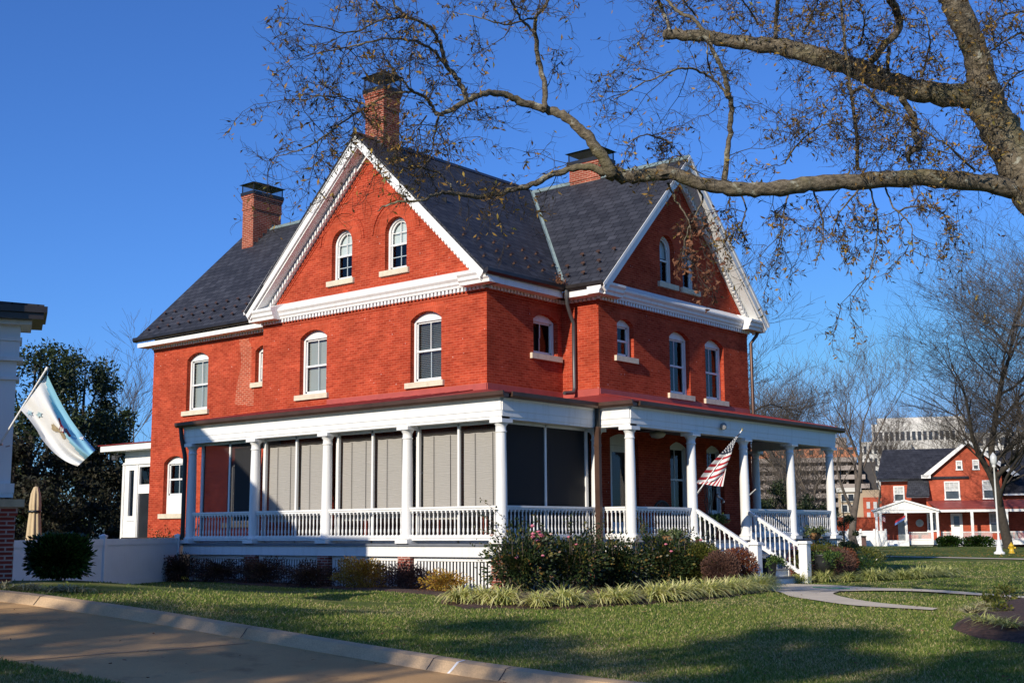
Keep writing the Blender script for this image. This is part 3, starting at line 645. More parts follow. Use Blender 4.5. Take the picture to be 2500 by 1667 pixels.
# ------------------------------------------------------------------ porch
ZG = 3.24
mb = MB(); ft = .06
for a in ((-11.55, .14, -.14, 3.0), (-3.0, .14, 3.0, 3.76), (-1.75, 1.12, 3.76, 14.62)): mb.box(a[0], a[1], a[2], a[3], -ft, 0)
mb.box(.14, 1.12, 3.46, 3.76, -ft, 0); mb.box(-3.0, -1.75, 3.76, 6.24, -ft, 0); obj('porch_floor', mb, GREYFLOOR, house)
mb = MB()                                              # skirt board
def path_boxes(n0, n1, z0, z1, pts, ext=0):
    for kind, val, a, b_ in pts: mb.box(a, b_, n0, n1, z0, z1, 0, FY(val) if kind == 'y' else FX(val))
EDGES = [('y', 0, -11.42, .0), ('x', 0, .0, 3.6), ('y', 3.6, .0, .98), ('x', .98, 3.6, 14.48)]
for kind, val, a, b_ in EDGES:
    fr = FY(val) if kind == 'y' else FX(val); mb.box(a-.06 if kind == 'y' and val == 0 else a, b_+(.10 if kind == 'y' else 0), 0, .10, -.30, -ft, 0, fr)
obj('porch_skirt', mb, WHITE, house)
COLS = [(-11.3, 0), (-8.55, 0), (-5.72, 0), (-2.91, 0), (0, 0), (0, 3.6), (.98, 3.62), (.98, 6.4), (.98, 9.11), (.98, 11.82), (.98, 14.4), (-1.55, 14.4)]
cp = None
CPROF = [(.165, .09), (.185, .10), (.185, .13), (.16, .15), (.14, .17), (.132, .22), (.132, .9), (.126, 1.6), (.112, 2.42), (.112, 2.44), (.128, 2.45), (.128, 2.475), (.112, 2.485), (.112, 2.57), (.13, 2.60), (.165, 2.655)]
for x, y in COLS:
    if cp is None:
        mb = MB(); mb.lathe(0, 0, CPROF, 24); mb.box(-.2, .2, -.2, .2, 0, .09); mb.box(-.185, .185, -.185, .185, 2.655, 2.74); cp = obj('porch_column', mb, WHITE, house, (0, 0, 0)); o = cp
    else: o = cp.copy(); COL.objects.link(o); o.parent = house
    o.location = Vector((x, y, 0))-ORI['brick_house']
mb = MB()                                              # entablature
EP = [(-.16, 2.74), (.12, 2.74), (.12, 2.80), (.135, 2.80), (.135, 2.93), (.15, 2.93), (.15, 3.14), (.17, 3.17), (.19, 3.20), (-.16, 3.20)]
for kind, val, a, b_ in EDGES:
    fr = FY(val) if kind == 'y' else FX(val)
    mb.run(EP, a-.12 if (kind, val) == ('y', 0) else (a-.12 if kind == 'y' else a-.118), b_+.12 if kind == 'y' else b_+(.11), fr)
mb.box(-1.6, 1.0, 14.28, 14.52, 2.742, 3.19); mb.box(-11.45, -11.15, .16, 3.7, 2.742, 3.19)
obj('entablature', mb, WHITE, house)
mb = MB(); mb.box(-11.3, -.14, .14, 3, 3.02, 3.05); mb.box(-3, -.14, 3, 6.24, 3.02, 3.05); mb.box(-1.75, .85, 3.75, 14.3, 3.022, 3.052); obj('porch_ceiling', mb, mat('ceiling_paint', (.2, .22, .24), .6), house)
GPP = [(.14, 3.20), (.30, 3.20), (.345, 3.25), (.35, 3.335), (.31, 3.34), (.29, 3.28), (.14, 3.28)]
mb = MB(); mb.run(GPP, -11.72, .35, FY(0)); obj('porch_gutter', mb, BRONZE, house)
mb = MB(); mb.run(GPP, .0, 3.30, FX(0)); obj('porch_gutter', mb, BRONZE, house)
mb = MB(); mb.run(GPP, .32, 1.33, FY(3.6)); obj('porch_gutter', mb, BRONZE, house)
mb = MB(); mb.run(GPP, 3.6, 14.9, FX(.98)); obj('porch_gutter', mb, BRONZE, house)
mb = MB(); zw = 3.90; e = .31; ze = 3.325              # metal roof with standing seams
def pr(pts): slab(mb, pts, .03)
pr([(-11.7, -e, ze), (e, -e, ze), (-3, 3.0, zw), (-11.7, 3.0, zw)]); pr([(-11.7, 3.0, zw), (-11.9, 3.76, zw), (-12.05, 3.76, zw), (-12.05, 3, zw)])
pr([(e, -e, ze), (e, 4.3, ze), (-3, 6.24, zw), (-3, 3.0, zw)])
pr([(.2, 3.29, ze+.012), (1.29, 3.29, ze+.012), (-1.72, 6.24, zw+.02), (-3, 6.24, zw)]); pr([(1.29, 3.29, ze+.01), (1.29, 14.9, ze+.01), (-1.75, 14.6, zw+.05), (-1.75, 6.24, zw+.05)])
x = -11.4
while x < 0: mb.tube([(x, -.28, 3.335), (x if x < -3 else -3+(x+3)*.0, 2.9 if x < -3 else 2.9*(1-(x+3)/3)+.0, zw if x < -3 else zw-.55*(x+3)/3*.9)], .014, 4) if x < -3 else None; x += .5
y = 3.9
while y < 14.6: mb.tube([(1.27, y, 3.345), (-1.74, y if y > 6.3 else 6.25, 3.96)], .014, 4) if y > 6.2 else None; y += .5
obj('porch_roof', mb, REDROOF, house)
mb = MB(); mb.box(-9.1, -3, .0, .025, 3.88, 4.06, 0, fy); mb.box(3, 6.24, 0, .025, 3.88, 4.06, 0, fx); mb.box(-3, -1.75, 0, .025, 3.88, 4.10, 0, fws); mb.box(6.24, 14.5, 0, .025, 3.9, 4.10, 0, fwg); obj('roof_flashing', mb, REDFLASH, house)
# porch downspouts
mb = MB(); mb.tube([(.24, 3.36, 3.25), (.22, 3.38, 2.95), (.2, 3.4, 2.75)], .06, 8); obj('downspout', mb, BLACK, house)
mb = MB(); mb.box(.14, .28, 3.33, 3.43, -.85, 2.76); mb.box(.13, .29, 3.32, 3.44, 2.28, 2.34); mb.box(.13, .29, 3.32, 3.44, .6, .66); obj('downspout', mb, BRONZE, house)
mb = MB(); mb.tube([(-11.6, -.22, 3.25), (-11.56, -.2, 2.9), (-11.45, -.16, 2.45), (-11.43, -.16, 2.3), (-11.43, -.16, .1)], .06, 8); obj('downspout', mb, BLACK, house)
# ---- railings with turned balusters
BP = [(.021, .13), (.021, .20), (.012, .215), (.023, .25), (.027, .29), (.022, .34), (.014, .37), (.019, .39), (.013, .41), (.021, .52), (.019, .60), (.013, .66), (.019, .68), (.013, .70), (.022, .705), (.022, .78)]
bal = None; NB = 0
def place_bal(parent, p):
    global bal, NB
    if bal is None:
        mb = MB(); mb.lathe(0, 0, BP[1:-1], 8); mb.box(-.024, .024, -.024, .024, .12, .205); mb.box(-.024, .024, -.024, .024, .70, .79); bal = obj('baluster', mb, WHITE, parent, (0, 0, 0)); o = bal
    else: o = bal.copy(); COL.objects.link(o); o.parent = parent
    o.location = Vector(p)-ORI[parent.name]; NB += 1
FAR = MB(); rest = []
def railing(fr, a, b_, single=True):
    mb = MB(); mb.box(a, b_, -.055, .055, .79, .835, 0, fr); mb.box(a, b_, -.035, .035, .745, .79, 0, fr); mb.box(a, b_, -.045, .045, .12, .19, 0, fr); mb.box(a, b_, -.03, .03, .07, .12, 0, fr)
    r = obj('railing', mb, WHITE, house); k = max(2, round((b_-a)/.132))
    for i in range(k):
        u = a+(i+.5)*(b_-a)/k; p = fr(u, 0, 0)
        if single: place_bal(r, p)
        else: rest.append(p)
c = .13
fr0 = FY(0)
railing(fr0, -2.91+c, -c); railing(fr0, -5.72+c, -2.91-c); railing(fr0, -8.55+c, -5.72-c, False); railing(fr0, -11.3+c, -8.55-c, False)
railing(FX(0), c, 3.6-c); railing(FY(3.61), .12, .98-c); railing(FX(.98), 3.62+c, 6.4-c)
railing(FX(.98), 9.11+c, 11.82-c, False); railing(FX(.98), 11.82+c, 14.4-c, False); railing(FY(14.4), -1.4, .85, False)
def balgeo(mb, p):
    mb.lathe(p[0], p[1], BP[1:-1], 6, z0=p[2]); mb.box(p[0]-.024, p[0]+.024, p[1]-.024, p[1]+.024, p[2]+.12, p[2]+.205); mb.box(p[0]-.024, p[0]+.024, p[1]-.024, p[1]+.024, p[2]+.70, p[2]+.79)
mb = MB()
for p in rest: balgeo(mb, p)
o = obj('balusters', mb, WHITE, house); o['kind'] = 'stuff'
# ---- piers and lattice under the floor
def pier(x, y, w=.40):
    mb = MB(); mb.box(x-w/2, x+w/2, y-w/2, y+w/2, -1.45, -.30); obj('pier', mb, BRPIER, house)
for x, y in ((-8.55, .1), (-5.72, .1), (-2.91, .1), (-.02, .1), (.86, 6.4), (.86, 11.82), (.86, 14.3), (-.04, 3.5)): pier(x, y)
def lattice(fr, a, b_):
    mb = MB(); mb.box(a, a+.09, -.06, -.01, -1.3, -.31, 0, fr); mb.box(b_-.09, b_, -.06, -.01, -1.3, -.31, 0, fr); mb.box(a, b_, -.058, -.008, -.40, -.31, 0, fr)
    k = int((b_-a-.18)/.098)
    for i in range(k): u = a+.09+(i+.5)*(b_-a-.18)/k; mb.box(u-.026, u+.026, -.05, -.03, -1.3, -.40, 0, fr)
    obj('lattice_panel', mb, WHITE, house)
    m = MB(); m.box(a, b_, -.95, -.93, -1.4, -.2, 0, fr); obj('underfloor_shade_board', m, INTER, house)  # black board put in for the shade under the floor
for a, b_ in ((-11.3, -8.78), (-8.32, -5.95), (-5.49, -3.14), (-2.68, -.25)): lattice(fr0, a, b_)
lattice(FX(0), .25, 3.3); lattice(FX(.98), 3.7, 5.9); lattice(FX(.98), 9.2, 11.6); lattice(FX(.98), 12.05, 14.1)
# ---- screens, their posts, woven shades
mb = MB()
def screen(fr, a, b_, mids, mt=SCREEN):
    m = MB()
    for u in (a, b_): m.box(u-.045, u+.045, -.26, -.18, 0, 2.78, 0, fr)
    for u in mids: m.box(u-.03, u+.03, -.25, -.19, 0, 2.78, 0, fr)
    m.box(a, b_, -.25, -.19, 2.68, 2.78, 0, fr); m.box(a, b_, -.25, -.19, .74, .82, 0, fr); m.box(a, b_, -.25, -.19, 0, .08, 0, fr)
    o = obj('screen_frame', m, WHITE, house); q = MB(); q.add([fr(a, -.22, .05), fr(b_, -.22, .05), fr(b_, -.22, 2.7), fr(a, -.22, 2.7)], [(0, 1, 2, 3)]); obj('insect_screen', q, mt, o)
m, nt, b = newmat('woven_shade_cloth'); v = wallvec(nt)
wv = nd(nt, 'ShaderNodeTexWave', Scale=1.6, Distortion=9.0, Detail=2.0); wv.bands_direction = 'Y'; wv.inputs['Detail Scale'].default_value = .9
mp = nt.nodes.new('ShaderNodeMapping'); mp.inputs['Scale'].default_value = (1.2, 6, 1); nt.links.new(v, mp.inputs[0]); nt.links.new(mp.outputs[0], wv.inputs['Vector'])
c1 = ramp(nt, wv.outputs['Fac'], [(0, (.50, .475, .43)), (1, (.64, .61, .56))]); nt.links.new(c1, b.inputs['Base Color']); b.inputs['Roughness'].default_value = 1; SHADE = m
def shade(fr, a, b_, zb):
    n = 8; m = MB(); V = []
    for i in range(n+1):
        u = a+(b_-a)*i/n
        for z in (zb, 1.6, 2.52): V.append(fr(u, -.33+.012*math.sin(i*2.1+z), z))
    m.add(V, [(3*i+j, 3*i+j+1, 3*i+j+4, 3*i+j+3) for i in range(n) for j in range(2)], 0, True); o = obj('woven_shade', m, SHADE, house)
    m = MB(); m.tube([fr(a, -.33, 2.54), fr(b_, -.33, 2.54)], .03, 8)
    for u in (a+(b_-a)*.3, a+(b_-a)*.75): m.tube([fr(u, -.30, 2.5), fr(u+.01, -.30, zb-.05)], .006, 5); m.lathe(*fr(u+.01, -.30, 0)[:2], [(.006, zb-.09), (.02, zb-.07), (.004, zb-.03)], 6)
    obj('shade_cord', m, BARKD, o)
for (a, b_), (s0, s1) in (((-2.75, -.16), (.10, .12)), ((-5.55, -3.05), (.12, .1)), ((-8.4, -5.86), (.1, .1)), ((-11.1, -8.68), (9, .15))):
    mid = (a+b_)/2; screen(fr0, a, b_, [mid], SCREEND if s0 > 5 else SCREEN)
    if s0 < 5: shade(fr0, a+.06, mid-.06, .55)
    shade(fr0, mid+.06, b_-.05, .6)
screen(FX(0), .16, 3.46, [1.85], SCREEND)
q = MB(); q.add([(-3, 3.6, 0), (-.2, 3.6, 0), (-.2, 3.6, 2.9), (-3, 3.6, 2.9)], [(0, 1, 2, 3)]); obj('insect_screen', q, SCREEND, house)
# ---- stairs
st = MB(); n = 6; rz = 1.12/n
for i in range(1, n): st.box(1.10+.29*(i-1)+.02, 1.10+.29*i, 6.5, 8.95, -1.3, -rz*i-.035); st.box(1.10+.29*(i-1), 1.10+.29*i+.03, 6.48, 8.97, -rz*i-.035, -rz*i, 1)
stairs = obj('porch_stairs', st, [WHITE, GREYFLOOR], house)
for yy in (6.42, 9.03):
    mb = MB(); A = (1.10, .80); B = (2.68, -.16); s = (B[1]-A[1])/(B[0]-A[0])
    fr = (lambda yc: (lambda u, n, z: (u, yc+n, z)))(yy)
    mb.extr([A, B, (B[0], B[1]-.055), (A[0], A[1]-.055)], -.055, .055, fr); mb.extr([(A[0], A[1]-.055), (B[0], B[1]-.055), (B[0], B[1]-.10), (A[0], A[1]-.10)], -.035, .035, fr)
    mb.extr([(A[0], A[1]-.70), (B[0], B[1]-.70), (B[0], B[1]-.80), (A[0], A[1]-.80)], -.045, .045, fr)
    r = obj('stair_railing', mb, WHITE, house)
    for i in range(11):
        u = A[0]+(i+.6)*(B[0]-A[0])/11.4; place_bal(r, (u, yy, A[1]+s*(u-A[0])-.86))
    mb = MB(); mb.box(2.62, 2.84, yy-.11, yy+.11, -1.35, -.10); mb.box(2.58, 2.88, yy-.15, yy+.15, -.10, -.05); mb.box(2.60, 2.86, yy-.13, yy+.13, -.05, -.03); obj('newel_post', mb, WHITE, house)
# security light on the beam, ceiling lamp
mb = MB(); mb.lathe(0, 0, [(.0, 0), (.09, .0), (.10, .05), (.08, .10), (.0, .12)], 14); V = [(1.13+z, 7.75+x, 2.98+y) for x, y, z in mb.v]; mb.v = V; mb.tube([(1.2, 7.66, 2.97), (1.26, 7.62, 2.94)], [.05, .06], 10); obj('porch_light', mb, mat('lamp_housing', (.42, .41, .40), .5), house)
mb = MB(); mb.lathe(-.35, 6.9, [(.02, 3.02), (.02, 2.92), (.10, 2.9), (.21, 2.84), (.22, 2.80), (.16, 2.72), (.03, 2.69)], 16, z0=0); obj('ceiling_lamp', mb, mat('opal_glass', (.7, .66, .55), .3), house)
mb = MB()
for k in range(4): a = k*math.pi/2+.4; mb.extr([(0, 0), (0, 0), (0, 0), (0, 0)], 0, 0, lambda u, n, z: (-.35, 6.9, 2.95)) if False else mb.tube([(-.35+.1*math.cos(a), 6.9+.1*math.sin(a), 2.95), (-.35+.6*math.cos(a), 6.9+.6*math.sin(a), 2.95)], [.03, .06], 4)
obj('ceiling_fan_blades', mb, DARKMET, house)
# ---- rear vestibule
VY = 4.6; fv = FY(VY)
mb = MB(); hol = [[(-21.35, .9), (-21.05, .9), (-21.05, 2.52), (-21.35, 2.52)], [(-20.72, 2.0), (-19.98, 2.0), (-19.98, 2.62), (-20.72, 2.62)], [(-20.75, -1.0), (-20.05, -1.0), (-20.05, 1.68), (-20.75, 1.68)]]
mb.wall([(-21.65, -1.1), (-18.86, -1.1), (-18.86, 3.2), (-21.65, 3.2)], hol, fv, .08); mb.add([(-21.65, VY, -1.1), (-21.65, 9, -1.1), (-21.65, 9, 3.2), (-21.65, VY, 3.2)], [(0, 1, 2, 3)])
mb.box(-21.75, -18.9, 0, .05, 2.72, 2.80, 0, fv); mb.box(-21.72, -21.6, 0, .04, -1, 2.7, 0, fv); mb.box(-20.9, -20.78, 0, .03, -1, 2.7, 0, fv); mb.box(-20.0, -19.88, 0, .03, -1, 2.7, 0, fv); mb.box(-21.4, -20.9, 0, .03, .72, .8, 0, fv)
for i in range(7): mb.box(-21.6, -20.9, 0, .012, -1+.22*i, -.81+.22*i, 0, fv)
ves = obj('vestibule', mb, WHITE, house)
mb = MB(); mb.box(-22.4, -18.9, -4, .55, 3.2, 3.42, 0, fv); obj('vestibule_eave', mb, WHITE, ves)
mb = MB(); slab(mb, [(-22.5, VY-.6, 3.44), (-18.86, VY-.6, 3.44), (-18.86, 9, 3.95), (-22.5, 9, 3.95)], .03); obj('vestibule_roof', mb, REDROOF, ves)
mb = MB()
for h in hol[:2]: mb.add([fv(u, -.06, z) for u, z in h], [(0, 1, 2, 3)])
obj('vestibule_window', mb, GLASS, ves); mb = MB(); mb.add([fv(u, -.06, z) for u, z in hol[2]], [(0, 1, 2, 3)]); mb.box(-20.1, -20.06, -.05, 0, .35, .6, 0, fv); obj('vestibule_door', mb, mat('dark_screen_door', (.02, .022, .026), .3), ves)
mb = MB(); mb.box(-21.5, -18.9, -.7, -.68, -1, 3.1, 0, fv); obj('unlit_room_board', mb, INTER, ves)  # near-black board for the dark inside of the vestibule
mb = MB(); mb.tube([(-21.7, VY-.1, 3.1), (-21.72, VY-.3, 3.0)], .03, 6); mb.box(-21.85, -21.65, VY-.42, VY-.3, 2.9, 3.05); obj('flood_light', mb, GALV, ves)
# ---- handrail of the rear steps
mb = MB(); mb.tube([(-13.6, 2.2, .75), (-15.2, 2.2, -.55)], .022, 6)
for i in range(7): t = (i+.5)/7; mb.tube([(-13.6-1.6*t, 2.2, .75-1.3*t), (-13.6-1.6*t, 2.2, -1.1)], .01, 5)
tag(obj('iron_handrail', mb, BLACK), 'black iron stair handrail behind the white fence beside the porch end', 'handrail')
# ------------------------------------------------------------------ neighbouring house (its porch corner shows at the left edge)
nh = thing('neighbor_house', 'shaded white porch corner on a brick pier with stone cap at left edge', 'house', (-1.2, -11.6, -.3))
_r = ray(24, 1205); bh = Vector((_r.x, _r.y, 0)).normalized(); ah = Vector((bh.y, -bh.x, 0)); pc = Vector(dep(24, 1205, 19.5)); pc.z = 0
def fn(u, n, z): q = pc+ah*u+bh*n; return (q.x, q.y, z)
def nbox(mb, u0_, u1_, n0, n1, z0, z1): mb.box(u0_, u1_, n0, n1, z0, z1, 0, fn)
mb = MB(); nbox(mb, -.9, -.0, .0, .5, .9, 2.98); nbox(mb, -.95, .06, -.06, .56, .9, 1.05); nbox(mb, -.95, .05, -.05, .55, .83, .9); nbox(mb, -.95, .05, -.05, .55, 2.68, 2.73); nbox(mb, -.95, .09, -.09, .59, 2.98, 3.04); obj('porch_column', mb, WHITE, nh)
mb = MB(); nbox(mb, -6, .03, -.03, .5, 3.04, 3.55); nbox(mb, -6, .06, -.06, .56, 3.30, 3.36); nbox(mb, -6, .19, -.19, .7, 3.55, 3.70); obj('entablature', mb, WHITE, nh)
mb = MB(); nbox(mb, -6, .36, -.36, .8, 3.62, 3.72); nbox(mb, -6, .41, -.41, .8, 3.72, 3.82); obj('porch_gutter', mb, DARKMET, nh)
mb = MB(); slab(mb, [fn(.36, -.38, 3.85), fn(.36, .85, 3.85), fn(-6, .85, 4.05), fn(-6, -.38, 4.05)], .04); obj('porch_roof', mb, SLATE, nh)
mb = MB(); nbox(mb, -1.3, .22, -.22, .75, .68, .80); obj('pier_cap', mb, mat('cap_stone', (.46, .38, .24), .9, .1, 8), nh)
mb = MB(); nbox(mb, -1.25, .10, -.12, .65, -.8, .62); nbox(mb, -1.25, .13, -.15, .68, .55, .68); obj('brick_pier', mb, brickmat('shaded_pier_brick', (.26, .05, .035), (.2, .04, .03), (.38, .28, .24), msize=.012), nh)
# main block further left, out of the frame: its roof throws the big shadow over the porch
A = [(-9.75, -.6), (-2.46, -.6), (-2.46, 6.22), (-5.2, 6.32), (-9.75, 9.5)]
mb = MB(); mb.extr(A, 0, -6, lambda u, n, z: (u, -14+n, z)); obj('wall', mb, BR, nh)
mb = MB(); slab(mb, [(-5.1, -13.8, 6.35), (-5.1, -20.3, 6.35), (-9.85, -20.3, 9.62), (-9.85, -13.8, 9.62)], .07); obj('roof', mb, SLATE, nh)
mb = MB(); mb.box(-6, -.15, -13.3, -12.6, -.6, 4.8); obj('added_sun_blocker', mb, BR, nh)  # added unseen box that keeps the sun off the porch corner
# ------------------------------------------------------------------ flags
WFLAG = mat('white_flag_cloth', (.80, .80, .79), .8, .02); BFLAG = mat('pale_blue_flag_cloth', (.25, .53, .68), .8, .05); REDC = mat('red_flag_cloth', (.42, .018, .03), .8, .05); NAVY = mat('navy_flag_cloth', (.03, .038, .075), .8, .05)
GOLD = mat('gilt', (.55, .42, .14), .35, .1, metal=.6); TAN = mat('eagle_tan', (.45, .36, .22), .8)
fl_ = thing('house_flag', 'white and pale blue flag with eagle emblem and stars on a white pole', 'flag', dep(0, 1085, 19.2))
mb = MB(); p0, p1 = dep(-6, 1092, 19.25), dep(114, 900, 18.9); mb.tube([p0, p1], .016, 8); obj('flag_pole', mb, WHITE, fl_)
mb = MB(); mb.tube([dep(113, 903, 18.9), dep(116, 896, 18.9)], [.028, .018], 8); obj('pole_finial', mb, WHITE, fl_)
mb = MB(); mb.tube([dep(-3, 1086, 19.2), dep(6, 1084, 19.2)], .02, 6); mb.tube([dep(14, 1090, 19.3), dep(24, 1088, 19.3)], .012, 6); obj('pole_bracket', mb, SILVER, fl_)
def interp(P, n):
    P = [np.array(p, float) for p in smooth([(*p, 0) for p in P], 8)]; P = np.array(P); L = np.r_[0, np.cumsum(np.linalg.norm(np.diff(P, axis=0), axis=1))]
    t = np.linspace(0, L[-1], n); return np.stack([np.interp(t, L, P[:, k]) for k in range(2)], 1)
NS, NT = 28, 40
T = interp([(115, 914), (132, 950), (150, 985), (176, 1028), (205, 1066), (233, 1098)], NT)
B = interp([(51, 1001), (68, 1020), (88, 1047), (104, 1074), (130, 1103), (158, 1124), (189, 1138)], NT)
def cloth(T, B, ns, base, amp, foldf):
    V = []; nt_ = len(T)
    for j in range(nt_):
        for i in range(ns+1):
            s = i/ns; q = T[j]*(1-s)+B[j]*s; t = j/(nt_-1)
            V.append(dep(q[0], q[1], base+foldf(s, t)*amp))
    return V, [(j*(ns+1)+i, j*(ns+1)+i+1, (j+1)*(ns+1)+i+1, (j+1)*(ns+1)+i) for j in range(nt_-1) for i in range(ns)]
ff = lambda s, t: (math.sin(s*9+t*2.2)*.5+math.sin(s*17-t*3)*.2)*(.3+t)
V, Fc = cloth(T, B, NS, 18.95, .22, ff)
def band(s, t): return 1 if s < .10+.46*t**.9 else 0
MI = [band((k % NS+.5)/NS, (k//NS+.5)/(NT-1)) for k in range(len(Fc))]
co = finish('flag_cloth', V, Fc, [WFLAG, BFLAG], fl_, None, MI, [True]*len(Fc))
def deco(pts, off=-.02):                                # flat shape laid on the cloth, pixel outline
    out = []
    for x, y in pts:
        best = min(range(len(V)), key=lambda k: abs(VP[k][0]-x)+abs(VP[k][1]-y)); d_ = (V[best]-CAM).dot(FWv); out.append(dep(x, y, d_+off))
    return out
VP = [(W/2+F*(v-CAM).dot(Rv)/(v-CAM).dot(FWv), H/2-F*(v-CAM).dot(Uv)/(v-CAM).dot(FWv)) for v in V]
def star(cx, cy, r, a0=-.3): return [(cx+r*(1 if k % 2 == 0 else .42)*math.sin(a0+k*math.pi/5), cy-r*(1 if k % 2 == 0 else .42)*math.cos(a0+k*math.pi/5)) for k in range(10)]
mb = MB()
for cx, cy, r, c in ((72, 1008, 9, 0), (95, 1012, 9, 0), (199, 1069, 7, 1)): mb.add(deco(star(cx, cy, r)), [tuple(range(10))], c)
obj('flag_star', mb, [mat('star_blue', (.48, .68, .76), .8), WFLAG], fl_)
mb = MB()
for P, c in (([(125, 1035), (131, 1036), (143, 1048), (150, 1052), (146, 1057), (138, 1052), (127, 1046)], 1), ([(124, 1045), (132, 1046), (140, 1055), (131, 1052)], 1), ([(128, 1031), (135, 1040), (139, 1050), (133, 1044)], 1), ([(146, 1040), (150, 1034), (156, 1045), (154, 1055), (148, 1055), (144, 1047)], 0), ([(142, 1020), (146, 1020), (150, 1034), (152, 1042), (146, 1038)], 0), ([(157, 1045), (163, 1046), (170, 1058), (176, 1066), (168, 1066), (162, 1056)], 0), ([(146, 1056), (152, 1054), (158, 1062), (160, 1070), (154, 1072)], 1)):
    mb.add(deco(P, -.025), [tuple(range(len(P)))], c)
for k in range(3): mb.add(deco([(146.5+k*3.2, 1041+k*1.5), (148+k*3.2, 1041+k*1.5), (148+k*3.2, 1053), (146.5+k*3.2, 1053)], -.035), [(0, 1, 2, 3)], 2)
obj('eagle_emblem', mb, [REDC, TAN, WFLAG], fl_)
# stars and stripes on the porch
us = thing('american_flag', 'striped red and white flag with starred canton hung from the porch column', 'flag', (1.1, 6.45, 1.25))
P0, P1 = Vector((1.10, 6.48, 1.22)), dep(1812, 1049, (Vector((2.3, 6.9, 2.6))-CAM).dot(FWv))
mb = MB(); mb.tube([P0, P1], .014, 8); obj('flag_pole', mb, WHITE, us)
mb = MB(); q = P1; dd = (P1-P0).normalized(); mb.lathe(0, 0, [(.0, -.03), (.03, 0), (.0, .03)], 8); mb.v = [tuple(q+Vector(v)) for v in mb.v]; mb.add([q+Vector((0, 0, .02)), q+Vector((.02, .06, .06)), q+Vector((0, .0, .045))], [(0, 1, 2)]); mb.add([q+Vector((0, 0, .02)), q+Vector((-.02, -.06, .06)), q+Vector((0, .0, .045))], [(0, 1, 2)]); obj('eagle_finial', mb, GOLD, us)
mb = MB(); mb.tube([P0-Vector((.05, .02, .08)), P0+dd*.12], .028, 8); obj('pole_bracket', mb, SILVER, us)
dq = lambda s: (P0+(P1-P0)*s-CAM).dot(FWv)
NS2 = 52
L = interp([(1806, 1056), (1790, 1073), (1758, 1108), (1727, 1142), (1699, 1179)], NS2+1); Rr = interp([(1807, 1058), (1796, 1076), (1784, 1111), (1774, 1137), (1764, 1160)], NS2+1)
V = []; NT2 = 16
for i in range(NS2+1):
    s = i/NS2
    for j in range(NT2+1):
        t = j/NT2; q = L[i]*(1-t)+Rr[i]*t; q = q+np.array([0, 6*math.sin(math.pi*t)*s]); V.append(dep(q[0], q[1], dq(1-s)-.05-.05*math.sin(t*7+s*3)*s))
Fc = [(i*(NT2+1)+j, i*(NT2+1)+j+1, (i+1)*(NT2+1)+j+1, (i+1)*(NT2+1)+j) for i in range(NS2) for j in range(NT2)]
MI = []
for i in range(NS2):
    for j in range(NT2):
        s = (i+.5)/NS2; tt = (j+.5)/NT2
        if s < .44: MI.append(2)
        elif s < .55 and tt < .35: MI.append(1 if s < .5 else 0)
        else: MI.append([1, 0][int((s-.44)/.0622) % 2])
finish('flag_cloth', V, Fc, [REDC, WFLAG, NAVY], us, None, MI, [True]*len(Fc))
V2 = []                                                 # the fly end folded behind, stripes hanging down
TT = interp([(1702, 1179), (1735, 1172), (1764, 1160), (1774, 1135)], 15); BB = interp([(1701, 1180), (1722, 1182), (1748, 1186), (1765, 1187)], 15)
for j in range(15):
    for i in range(5):
        q = TT[j]*(1-i/4)+BB[j]*i/4; V2.append(dep(q[0], q[1], dq(.25+.2*j/14)+.03))
finish('flag_fold', V2, [(j*5+i, j*5+i+1, (j+1)*5+i+1, (j+1)*5+i) for j in range(14) for i in range(4)], [REDC, WFLAG], us, None, [(j % 2) for j in range(14) for i in range(4)])
mb = MB()
for r in range(9):
    for k in range(2 if r < 3 else 3 if r % 2 else 4):
        s = .10+r*.038; i = int(s*NS2); n_ = 2 if r < 3 else 3 if r % 2 else 4; t = (k+.5+.0)/n_; q = L[i]*(1-t)+Rr[i]*t
        mb.add([dep(x, y, dq(1-s)-.13) for x, y in star(q[0], q[1], 2.1, .5)], [tuple(range(10))])
obj('flag_star', mb, WFLAG, us)
fh = tag(obj('flag_holder', (lambda m: (m.tube([(1.1, 9.15, 1.2), (1.28, 9.2, 1.36)], .022, 8), m)[1])(MB()), SILVER), 'empty metal flag holder on the porch column right of the stair', 'flag holder')
# ------------------------------------------------------------------ white vinyl fence between the houses
vf = thing('vinyl_fence', 'low white solid panel fence between the porch corner and the clipped hedge', 'fence', (-8.3, -4.5, -1))
FP = [Vector((-11.52, -.25, 0)), Vector((dep(247, 1438, 29.0).x, dep(247, 1438, 29.0).y, 0))]; dv = (FP[1]-FP[0]); LF = dv.length; dv.normalize(); FP.append(FP[1]+dv*3.2); FP.append(FP[2]+dv*2.4)
pv = Vector((-dv.y, dv.x, 0))
for i, p in enumerate(FP):
    zt = .20-.0*i; zb = g1(p.x, p.y)-.1; mb = MB(); fr = lambda u, n, z: tuple(p+dv*u+pv*n+Vector((0, 0, z)))
    mb.box(-.065, .065, -.065, .065, zb, zt, 0, fr); mb.box(-.08, .08, -.08, .08, zt-.01, zt+.03, 0, fr); mb.add([fr(-.08, -.08, zt+.03), fr(.08, -.08, zt+.03), fr(.08, .08, zt+.03), fr(-.08, .08, zt+.03), fr(0, 0, zt+.07)], [(0, 1, 4), (1, 2, 4), (2, 3, 4), (3, 0, 4)])
    obj('fence_post', mb, WHITE, vf)
VIN = mat('white_vinyl', (.76, .77, .78), .4, .02)
